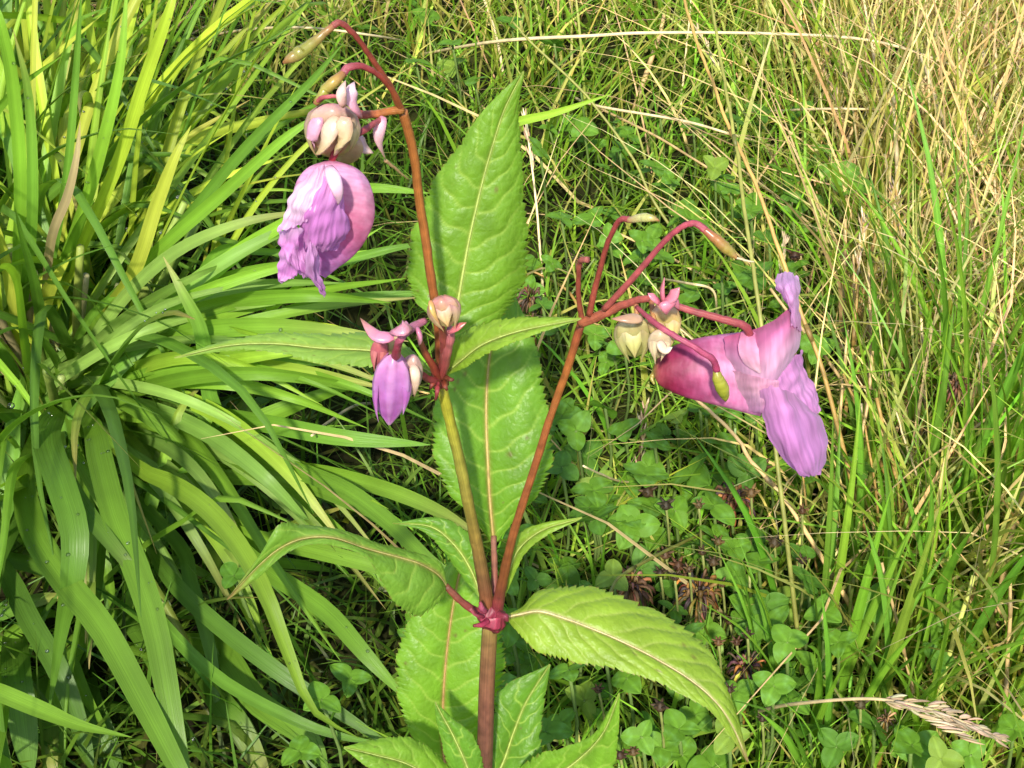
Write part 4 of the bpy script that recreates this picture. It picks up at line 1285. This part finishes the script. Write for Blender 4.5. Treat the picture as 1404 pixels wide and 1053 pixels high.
def loft(rings, cols, name, parent, mat, sides=28, sub=6, ribs=0.0, nrib=5, depth=.85, mott=0.0, axis_dd=True, phase=0.0, ridge=None):
    """rings: (px, py, dd, half-width px, angle of the width axis in the picture in degrees)"""
    n = sub * (len(rings) - 1) + 1
    ctr = catmull([B(r[0], r[1], r[2]) for r in rings], n)
    hw = catmull([[px2m(r[3], r[1]), math.radians(r[4])] for r in rings], n)
    th = np.linspace(0, 2 * math.pi, sides, endpoint=False)
    rad = np.maximum(hw[:, 0], 1e-5)
    ax_ = np.cos(hw[:, 1])[:, None] * CR + np.sin(hw[:, 1])[:, None] * CU
    rr = rad[:, None] * (1 + ribs * np.cos(nrib * th + phase)[None, :])
    v = ctr[:, None, :] + rr[..., None] * (np.cos(th)[None, :, None] * ax_[:, None, :] - depth * np.sin(th)[None, :, None] * CF[None, None, :])
    c = np.repeat(ramp(cols, n)[:, None, :], sides, 1)
    if ridge is not None:
        m = np.clip(np.cos(nrib * th + phase), 0, 1) ** 6
        c = c + (np.asarray(ridge) - c) * .55 * m[None, :, None]
    if mott:
        ii, jj = np.meshgrid(np.arange(n), th, indexing='ij')
        m = np.sin(ii * .9 + jj * 3) * np.sin(ii * .37 - jj * 5 + 1) + .6 * np.sin(ii * 2.1 + jj * 7) - 1.3 * np.clip(np.sin(jj * 11 + 1.6 * np.sin(ii * .31)), .6, 1)
        c = c * (1 + mott * m[..., None] * np.array([.35, 1.0, .7]))
    mb = MB()
    mb.add(v.reshape(-1, 3), grid_quads(n, sides, True), np.clip(c, 0, 1).reshape(-1, 3), np.stack(np.meshgrid(th, np.linspace(0, 1, n)), -1).reshape(-1, 2))
    return mb.build(name, mat, parent)


LAV, PNK, WHT, DPK, CRM, GRY = (.58, .27, .60), (.56, .20, .40), (.72, .52, .68), (.38, .045, .13), (.55, .45, .25), (.40, .42, .14)

# ---- open flower on the right
fl = loft([(895, 507, -.010, 3, 90), (902, 508, -.010, 17, 90), (915, 508, -.010, 27, 95), (935, 508, -.010, 36, 97), (960, 508, -.010, 43, 98), (990, 509, -.010, 49, 97), (1018, 511, -.010, 54, 95), (1040, 512, -.010, 57, 92)],
          [(.22, .20, .04), (.30, .07, .07), (.22, .02, .05), (.28, .035, .10), (.42, .10, .22), (.54, .20, .36), (.57, .24, .42), (.57, .24, .44)], 'flower', plant, M_POUCH, sides=72, depth=.62, mott=.16, sub=10)
fl['label'] = 'open pink flower with deep red pouch'
stem('spur', [(905, 510, -.010), (897, 512, -.010), (893, 520, -.011), (897, 527, -.012)], [10, 8, 6, 3], [(.34, .20, .05), (.32, .30, .06)], parent=fl, mat=M_BUD)
patch([[(992, 462, -.0100), (1030, 452, -.013), (1058, 441, -.013), (1080, 425, -.010), (1093, 412, -.004)],
       [(994, 478, -.0118), (1030, 478, -.0185), (1060, 464, -.021), (1085, 448, -.017), (1097, 440, -.006)],
       [(997, 502, -.0125), (1030, 508, -.0205), (1058, 500, -.0235), (1083, 480, -.018), (1096, 472, -.008)],
       [(1004, 522, -.0125), (1034, 532, -.0205), (1056, 530, -.0225), (1072, 514, -.017), (1088, 490, -.010)]], [(.46, .10, .24), (.58, .21, .42), (.68, .40, .60), (.66, .38, .58)], 'hood', fl, wr=.00012, frill=.00003)
patch([[(1066, 380, -.004), (1072, 374, -.004), (1083, 372, -.004), (1094, 379, -.004)], [(1063, 394, -.009), (1073, 392, -.012), (1086, 390, -.011), (1097, 396, -.005)], [(1074, 410, -.010), (1081, 409, -.014), (1090, 408, -.012), (1097, 413, -.006)],
       [(1083, 424, -.010), (1087, 426, -.014), (1092, 428, -.012), (1097, 434, -.006)], [(1078, 440, -.012), (1085, 446, -.018), (1092, 450, -.014), (1097, 456, -.006)]], [(.60, .36, .66), (.60, .33, .62), (.60, .28, .54)], 'standard_petal', fl, wr=.0002)
patch([[(992, 505, -.0122), (1020, 512, -.0185), (1045, 518, -.023), (1068, 522, -.022)], [(990, 532, -.0118), (1020, 538, -.0190), (1045, 542, -.024), (1068, 545, -.023)], [(996, 554, -.0100), (1020, 562, -.0165), (1045, 566, -.022), (1062, 568, -.021)]],
      [(.62, .34, .50), (.64, .37, .54), (.58, .27, .54)], 'wing_petal', fl, wr=.00012, frill=.00003)
patch([[(1050, 515, -.016), (1074, 500, -.013), (1092, 486, -.008), (1099, 480, -.004)], [(1056, 536, -.018), (1082, 524, -.014), (1101, 512, -.008), (1103, 505, -.004)], [(1060, 558, -.018), (1092, 548, -.015), (1112, 540, -.010), (1117, 534, -.006)], [(1070, 580, -.018), (1104, 575, -.014), (1120, 570, -.010), (1126, 562, -.006)]],
      [(.54, .22, .52), (.60, .28, .60), (.58, .26, .58)], 'wing_petal', fl, wr=.0003)
patch([[(1040, 536, -0.0245), (1060, 530, -0.0260), (1080, 538, -0.0210), (1104, 548, -0.0090)],
       [(1046, 554, -0.0230), (1066, 550, -0.0265), (1090, 554, -0.0220), (1118, 562, -0.0110)],
       [(1048, 572, -0.0220), (1072, 570, -0.0280), (1102, 568, -0.0230), (1128, 576, -0.0130)],
       [(1055, 600, -0.0230), (1080, 600, -0.0300), (1108, 598, -0.0250), (1134, 600, -0.0150)],
       [(1068, 626, -0.0230), (1090, 628, -0.0290), (1114, 628, -0.0260), (1135, 624, -0.0170)],
       [(1086, 643, -0.0220), (1100, 646, -0.0260), (1117, 648, -0.0240), (1130, 642, -0.0170)],
       [(1104, 651, -0.0210), (1110, 652, -0.0230), (1118, 653, -0.0220), (1124, 650, -0.0180)]], [(.58, .28, .55), (.58, .27, .58), (.56, .25, .59), (.55, .24, .58), (.55, .22, .55)], 'lower_petal', fl, wr=.0003)
patch([[(1016, 455, -.014), (1026, 452, -.015), (1036, 456, -.0145)], [(1012, 478, -.0178), (1026, 480, -.0195), (1040, 478, -.0205)], [(1020, 498, -.0195), (1031, 501, -.0215), (1042, 499, -.0228)], [(1038, 511, -.0225), (1041, 512, -.0230), (1044, 511, -.0232)]], [(.50, .14, .28), (.60, .30, .46), (.66, .42, .54)], 'sepal', fl, M_BUD, nu=12, nv=10, frill=.00003)
# ---- stalks of the right inflorescence
stem('stalk', [(796, 443, 0), (820, 434, -.003), (845, 423, -.006), (868, 414, -.009), (884, 410, -.011), (902, 412, -.013)], [14, 14, 12, 11, 10, 9], [(.36, .11, .05), (.40, .10, .07), (.40, .09, .08)])
stem('pedicel', [(798, 440, 0), (795, 410, -.001), (796, 375, -.002), (798, 358, -.003), (806, 356, -.005)], [9, 7, 7, 8, 9], [(.28, .08, .04), (.27, .06, .04), (.33, .10, .08)])
stem('pedicel', [(808, 432, -.002), (816, 392, -.002), (828, 345, -.003), (841, 314, -.004), (850, 302, -.005), (863, 301, -.006)], [9, 8, 7, 7, 8, 9], [(.30, .07, .04), (.28, .05, .04), (.34, .06, .07)])
stem('seed_pod', [(861, 302, -.006), (872, 300, -.007), (885, 299, -.008), (896, 300, -.009), (904, 303, -.009)], [8, 11, 13, 9, 2], [(.36, .14, .08), (.48, .44, .18), (.44, .42, .14), (.36, .13, .06)], mat=M_BUD)
stem('pedicel', [(828, 424, -.005), (868, 382, -.007), (903, 343, -.009), (932, 315, -.011), (953, 307, -.012), (968, 316, -.013)], [9, 9, 8, 8, 9, 11], [(.38, .09, .07), (.38, .07, .09), (.36, .06, .09)])
stem('seed_pod', [(966, 315, -.013), (978, 325, -.014), (992, 337, -.015), (1003, 348, -.016), (1011, 355, -.017)], [10, 13, 16, 11, 2], [(.36, .10, .06), (.34, .17, .05), (.30, .24, .05), (.34, .14, .05)], mat=M_BUD)
stem('style', [(1010, 354, -.017), (1022, 356, -.017), (1034, 359, -.017)], [3, 3, 2], [(.6, .5, .3), (.6, .5, .3)])
stem('pedicel', [(873, 421, -.012), (895, 439, -.020), (925, 457, -.024), (955, 474, -.026), (976, 490, -.027), (983, 508, -.027)], [6, 8, 8, 8, 9, 10], [(.38, .07, .09), (.36, .06, .12), (.32, .04, .10)])
stem('seed_pod', [(982, 508, -.027), (984, 518, -.0275), (989, 532, -.027), (993, 542, -.026), (995, 550, -.025)], [8, 14, 17, 12, 2], [(.34, .30, .05), (.36, .38, .04), (.34, .34, .05)], mat=M_BUD)
stem('pedicel', [(905, 414, -.013), (930, 420, -.015), (962, 430, -.016), (1000, 440, -.0165), (1020, 446, -.0165), (1028, 458, -.0155)], [9, 9, 10, 11, 11, 11], [(.38, .08, .09), (.34, .07, .07), (.36, .06, .08)])


def bud(cx, cy, dd, w, h, ang, cols, tip=.5, lab=None, ribs=.06, nrib=5, ridge=None, mat=None):
    """rounded bud hanging along the picture direction ang (degrees, 270 = down)"""
    a = math.radians(ang)
    ex, ey = math.cos(a), -math.sin(a)
    rings = []
    for t, r in ((-.5, .12), (-.44, .45), (-.28, .86), (-.08, 1.0), (.12, .94), (.30, .74 - .1 * tip), (.43, .46 - .2 * tip), (.5, .06)):
        rings.append((cx + ex * t * h, cy + ey * t * h, dd, r * w / 2, ang + 90))
    o = loft(rings, [tuple(.82 * q for q in cc) for cc in cols], 'bud', plant, mat or M_BUD, sides=30, ribs=ribs, nrib=nrib, depth=.95, mott=.06, phase=math.pi * .5 * nrib if ridge is not None else rng.uniform(0, 6), ridge=ridge)
    if lab:
        o['label'] = lab
    return o


def sepal(pts, w, cols, parent):
    """small pointed sepal along pts (px,py,dd)"""
    n = 10
    path = catmull([B(*p) for p in pts], n)
    mb = MB()
    prof = np.array([.5, .85, 1, 1, .95, .85, .7, .5, .28, .03])
    tube(mb, path, prof * px2m(w, pts[0][1]) / 2, ramp(cols, n), 9, squash=.42)
    return mb.build('sepal', M_BUD, parent)


def wrap(o, cx, cy, dd, w, h, ang, cols, offs=(-50, 0, 50), over=.62, wid=.62):
    """overlapping pointed sepals that hug the camera-facing and flank sides of a bud"""
    a = math.radians(ang)
    ex = math.cos(a) * CR + math.sin(a) * CU
    ey = -math.sin(a) * CR + math.cos(a) * CU
    c0 = B(cx, cy, dd)
    hw, hh = px2m(w / 2, cy), px2m(h, cy)
    for k, th in enumerate(offs):
        t_ = math.radians(th)
        out = math.sin(t_) * ey - .95 * math.cos(t_) * CF
        sd = math.cos(t_) * ey + .95 * math.sin(t_) * CF
        n, m = 16, 9
        tt = np.linspace(-.47, over - .12 * (k % 2), n)
        prof = np.interp(tt, [-.5, -.44, -.28, -.08, .12, .3, .43, .5, .7], [.2, .48, .88, 1.02, .97, .80, .60, .46, .30])
        sw = wid * np.sin(np.pi * np.linspace(.16, 1, n) ** .9) ** .8
        vv = np.linspace(-1, 1, m)
        g = c0 + tt[:, None, None] * hh * ex + (prof * hw)[:, None, None] * ((1.04 + .02 * k - .22 * (vv ** 2)[None, :, None] * sw[:, None, None]) * out + (sw[:, None] * vv[None, :])[..., None] * sd)
        cc = ramp(cols, n)[:, None, :] * (1 - .30 * np.clip(np.cos(vv * 9), .3, 1) + .10 * (k % 2))[None, :, None]
        cc = cc * (1 - .35 * (np.abs(vv) > .9))[None, :, None]
        mb = MB()
        mb.add(g.reshape(-1, 3), grid_quads(n, m), np.clip(cc, 0, 1).reshape(-1, 3), np.zeros((n * m, 2)))
        mb.build('sepal', M_BUD, o)


# buds, right inflorescence
b1 = bud(868, 461, -.014, 46, 58, 275, [(.46, .30, .20), (.50, .42, .20), (.46, .44, .16), (.42, .42, .12), (.36, .38, .08)], .2, ribs=.09, nrib=6, ridge=(.30, .24, .07))
sepal([(880, 436, -.020), (862, 437, -.022), (838, 437, -.022)], 16, [(.50, .30, .18), (.42, .26, .16), (.34, .14, .1)], b1)
b2 = bud(911, 445, -.016, 42, 62, 272, [(.55, .16, .18), (.52, .30, .16), (.54, .44, .14), (.52, .42, .20), (.48, .36, .18)], .3, ribs=.09, nrib=6, ridge=(.30, .24, .07))
for q, w in (([(912, 420, -.024), (908, 402, -.026), (911, 380, -.026)], 15), ([(910, 416, -.026), (922, 406, -.028), (932, 394, -.028)], 20), ([(905, 416, -.026), (896, 408, -.028), (888, 402, -.028)], 14), ([(914, 412, -.028), (916, 420, -.029), (914, 432, -.028)], 24), ([(918, 410, -.026), (926, 414, -.026), (931, 424, -.026)], 16)):
    sepal(q, w, [(.55, .14, .20), (.58, .18, .24), (.54, .16, .2)], b2)
wrap(b1, 868, 461, -.014, 46, 58, 275, [(.44, .24, .18), (.50, .40, .20), (.44, .42, .14), (.40, .32, .12)], (-62, -5, 52))
wrap(b2, 911, 445, -.016, 42, 62, 272, [(.52, .16, .18), (.54, .30, .18), (.52, .42, .14), (.46, .30, .14)], (-40, 30))
b3 = bud(904, 471, -.022, 28, 40, 265, [(.58, .36, .24), (.60, .48, .30), (.58, .44, .28), (.50, .36, .18)], .8)
sepal([(903, 468, -.027), (912, 480, -.028), (922, 476, -.028)], 14, [(.6, .4, .28), (.6, .5, .36)], b3)
stem('pedicel', [(872, 418, -.011), (873, 430, -.013), (870, 440, -.014)], [7, 7, 6], [(.42, .15, .07), (.44, .24, .1)])
stem('pedicel', [(893, 412, -.013), (896, 432, -.018), (902, 452, -.021)], [7, 6, 6], [(.42, .15, .07), (.42, .22, .06)])

wrap(b3, 904, 471, -.022, 28, 40, 265, [(.56, .32, .22), (.58, .46, .28), (.50, .34, .18)], (-45, 35), .7)

# ---- bud cluster, upper left
b4 = bud(455, 179, -.018, 68, 74, 268, [(.52, .20, .20), (.56, .30, .28), (.58, .38, .28), (.58, .44, .24), (.54, .42, .20), (.52, .36, .16), (.46, .26, .12)], .0, lab='plump cream and pink bud', ribs=.07, nrib=7)
sepal([(462, 160, -0.0222), (450, 184, -0.0246), (440, 205, -0.0238), (432, 212, -0.0222)], 24, [(.55, .36, .24), (.60, .42, .3), (.56, .42, .2), (.44, .2, .12)], b4)
sepal([(474, 160, -0.0230), (470, 185, -0.0246), (464, 204, -0.0230), (458, 214, -0.0214)], 26, [(.52, .30, .22), (.56, .44, .22), (.56, .44, .18)], b4)
sepal([(440, 158, -0.0206), (430, 178, -0.0222), (428, 196, -0.0214), (432, 208, -0.0198)], 20, [(.56, .24, .32), (.60, .32, .42), (.52, .26, .22)], b4)
sepal([(472, 146, -.026), (468, 128, -.026), (474, 110, -.024)], 15, [(.56, .26, .22), (.60, .40, .34), (.5, .3, .25)], b4)
sepal([(494, 158, -.020), (484, 142, -.022), (481, 124, -.022), (486, 112, -.020)], 22, [(.54, .14, .18), (.60, .28, .36), (.66, .44, .5), (.5, .3, .3)], b4)
wrap(b4, 455, 179, -.018, 68, 74, 268, [(.52, .20, .22), (.56, .30, .30), (.56, .40, .24), (.52, .40, .18), (.44, .22, .12)], (-75, 75), .50)
b5 = bud(478, 205, -.012, 36, 44, 240, [(.6, .3, .3), (.56, .4, .2), (.54, .44, .18), (.5, .4, .15)], .2)
sepal([(490, 188, -.012), (498, 202, -.012), (512, 210, -.012)], 20, [(.60, .36, .40), (.58, .4, .38), (.46, .3, .24)], b5)
sepal([(526, 160, -.008), (520, 178, -.010), (521, 198, -.010), (530, 222, -.008)], 17, [(.58, .22, .30), (.62, .36, .40), (.60, .36, .36), (.36, .2, .1)], b5)
stem('style', [(528, 220, -.008), (545, 232, -.006), (560, 246, -.004)], [5, 4, 2], [(.4, .25, .12), (.34, .28, .1)])

# ---- drooping flower, upper left
f2 = loft([(454, 221, -.020, 8, 0), (455, 230, -.021, 30, 0), (456, 246, -.022, 44, 0), (457, 268, -.023, 51, -4), (457, 290, -.024, 52, -12), (452, 312, -.024, 47, -25), (446, 332, -.024, 38, -32), (438, 350, -.024, 28, -35), (430, 372, -.023, 17, -30)],
          [(.58, .24, .36), (.62, .32, .48), (.62, .34, .52), (.60, .28, .40), (.58, .22, .34), (.54, .16, .30), (.52, .18, .40), (.56, .24, .56), (.56, .24, .58)], 'flower', plant, M_POUCH, sides=72, depth=.62, mott=.13, sub=10, ribs=.012, nrib=9)
f2['label'] = 'drooping lilac flower not yet fully open'
patch([[(448, 224, -0.0286), (440, 228, -0.0300), (428, 234, -0.0300), (420, 240, -0.0289)], [(446, 248, -0.0328), (430, 256, -0.0338), (412, 264, -0.0328), (400, 270, -0.0310)], [(440, 272, -0.0352), (420, 284, -0.0359), (400, 292, -0.0345), (388, 300, -0.0324)],
       [(428, 298, -0.0359), (412, 308, -0.0366), (395, 314, -0.0352), (381, 318, -0.0335)]], [(.66, .36, .58), (.72, .52, .70), (.72, .53, .72), (.64, .36, .66)], 'wing_petal', f2, wr=.0003)
patch([[(450, 226, -0.0293), (456, 232, -0.0300), (466, 250, -0.0300), (472, 280, -0.0286)], [(436, 262, -0.0345), (450, 268, -0.0352), (466, 280, -0.0342), (478, 296, -0.0307)], [(418, 296, -0.0363), (440, 300, -0.0370), (462, 306, -0.0356), (480, 312, -0.0307)],
       [(414, 318, -0.0356), (434, 326, -0.0370), (455, 332, -0.0352), (474, 328, -0.0307)], [(420, 338, -0.0342), (434, 344, -0.0352), (448, 346, -0.0335), (462, 342, -0.0307)]], [(.60, .28, .54), (.56, .25, .58), (.52, .20, .54), (.54, .21, .56), (.56, .24, .58)], 'front_petal', f2, wr=.0003)
patch([[(424, 308, -0.0349), (410, 312, -0.0363), (396, 312, -0.0342), (382, 318, -0.0300)], [(420, 330, -0.0335), (406, 334, -0.0370), (394, 336, -0.0328), (386, 338, -0.0314)], [(420, 352, -0.0342), (406, 352, -0.0349), (394, 354, -0.0363), (382, 356, -0.0314)], [(422, 372, -0.0328), (410, 372, -0.0363), (396, 374, -0.0335), (383, 374, -0.0314)],
       [(424, 384, -0.0321), (408, 378, -0.0342), (394, 384, -0.0335), (385, 389, -0.0314)]], [(.66, .42, .70), (.58, .24, .58), (.60, .29, .62), (.57, .22, .58), (.62, .32, .64)], 'lower_petal', f2, wr=.0004)
patch([[(420, 326, -0.0370), (426, 332, -0.0377), (434, 336, -0.0363)], [(420, 352, -0.0370), (428, 354, -0.0381), (440, 356, -0.0349)], [(422, 374, -0.0356), (430, 378, -0.0370), (437, 378, -0.0342)], [(432, 392, -0.0342), (438, 394, -0.0349), (442, 392, -0.0335)], [(444, 404, -0.0331), (446, 404, -0.0331), (447, 402, -0.0331)]],
      [(.60, .30, .62), (.60, .32, .64), (.58, .28, .62), (.56, .26, .60)], 'tail_petal', f2, wr=.0003)
sepal([(451, 228, -0.0316), (458, 246, -0.0351), (464, 266, -0.0365), (463, 282, -0.0358)], 19, [(.62, .34, .46), (.66, .42, .56), (.64, .40, .50), (.58, .34, .40)], f2)

# ---- bud cluster at the upper node
b6 = bud(609, 427, -.020, 40, 44, 285, [(.48, .18, .12), (.58, .28, .24), (.58, .38, .22), (.52, .40, .18), (.48, .36, .14)], .5, ribs=.10, nrib=6, ridge=(.42, .30, .08))
sepal([(590, 412, -0.0220), (594, 428, -0.0240), (604, 446, -0.0240)], 8, [(.46, .2, .08), (.5, .34, .1), (.46, .16, .1)], b6)
wrap(b6, 609, 427, -.020, 40, 44, 285, [(.50, .17, .13), (.56, .27, .24), (.54, .38, .20), (.46, .28, .10)], (-58, 0, 58), .6)
stem('pedicel', [(604, 520, -.002), (608, 490, -.008), (607, 465, -.014), (605, 446, -.018)], [13, 13, 11, 8], [(.36, .06, .05), (.38, .07, .07), (.34, .08, .05)])
stem('pedicel', [(606, 518, -.003), (613, 490, -.010), (617, 465, -.014), (618, 450, -.014)], [11, 13, 15, 10], [(.34, .06, .05), (.46, .12, .12), (.52, .18, .20)])
b7 = sepal([(616, 455, -.018), (626, 449, -.020), (640, 442, -.020)], 14, [(.52, .14, .18), (.50, .12, .14), (.3, .1, .06)], plant)
stem('pedicel', [(602, 520, -.003), (592, 498, -.010), (580, 475, -.014), (574, 462, -.016)], [11, 10, 8, 7], [(.36, .05, .04), (.36, .08, .04), (.40, .16, .08)])
stem('pedicel', [(603, 524, -.003), (588, 520, -.010), (575, 512, -.014), (566, 502, -.016)], [10, 10, 9, 8], [(.36, .05, .05), (.40, .08, .10)])
b8 = bud(537, 534, -.026, 47, 98, 266, [(.56, .18, .34), (.58, .24, .44), (.54, .22, .50), (.50, .19, .50), (.46, .15, .46), (.44, .13, .42), (.60, .35, .55)], .9, lab='pointed purple pink bud', ribs=.11, nrib=6, ridge=(.66, .46, .60))
wrap(b8, 537, 534, -.026, 47, 98, 266, [(.52, .15, .32), (.54, .21, .42), (.50, .19, .46), (.44, .13, .40), (.50, .24, .44)], (-66, 62), .44, .55)
b9 = bud(559, 518, -.020, 34, 66, 255, [(.58, .32, .34), (.60, .42, .32), (.58, .40, .30), (.52, .28, .24)], .6)
b10 = bud(520, 484, -.018, 22, 42, 262, [(.46, .14, .12), (.46, .12, .14), (.44, .12, .14)], .3)
b11 = bud(537, 474, -.016, 28, 40, 262, [(.54, .28, .24), (.52, .44, .18), (.48, .42, .14)], .2)
wrap(b10, 520, 484, -.018, 22, 42, 262, [(.42, .10, .09), (.46, .14, .13), (.40, .10, .1)], (-40, 40), .6)
stem('pedicel', [(543, 488, -.030), (545, 476, -.034), (550, 462, -.036), (562, 450, -.030), (582, 440, -.024)], [12, 9, 10, 12, 9], [(.36, .03, .06), (.40, .06, .1), (.56, .18, .28), (.54, .16, .22)])
for q, w in (([(545, 458, -.036), (552, 450, -.040), (566, 450, -.038)], 26), ([(540, 462, -.032), (520, 462, -.032), (507, 452, -.030), (494, 436, -.028)], 18), ([(572, 450, -.034), (576, 462, -.034), (574, 474, -.032)], 16)):
    sepal(q, w, [(.54, .16, .26), (.56, .22, .32), (.52, .22, .26), (.24, .1, .06)], b8)
sepal([(524, 500, -.022), (520, 520, -.024), (514, 538, -.022)], 12, [(.46, .12, .1), (.5, .2, .14), (.5, .2, .12)], b10)
sepal([(566, 500, -.024), (570, 520, -.026), (568, 545, -.024)], 14, [(.6, .38, .3), (.6, .44, .32), (.52, .3, .2)], b9)
for (x, y, x2, y2, c) in [(600, 525, 597, 548, (.32, .05, .06)), (610, 524, 613, 535, (.24, .06, .03)), (596, 522, 590, 533, (.30, .06, .04)), (612, 518, 622, 520, (.2, .06, .03))]:
    stem('gland', [(x, y, -.006), ((x + x2) / 2, (y + y2) / 2, -.010), (x2, y2, -.010)], [8, 6, 4], [c, c, (.12, .03, .02)])
node(603, 519, 24, 26, (.17, .03, .02))
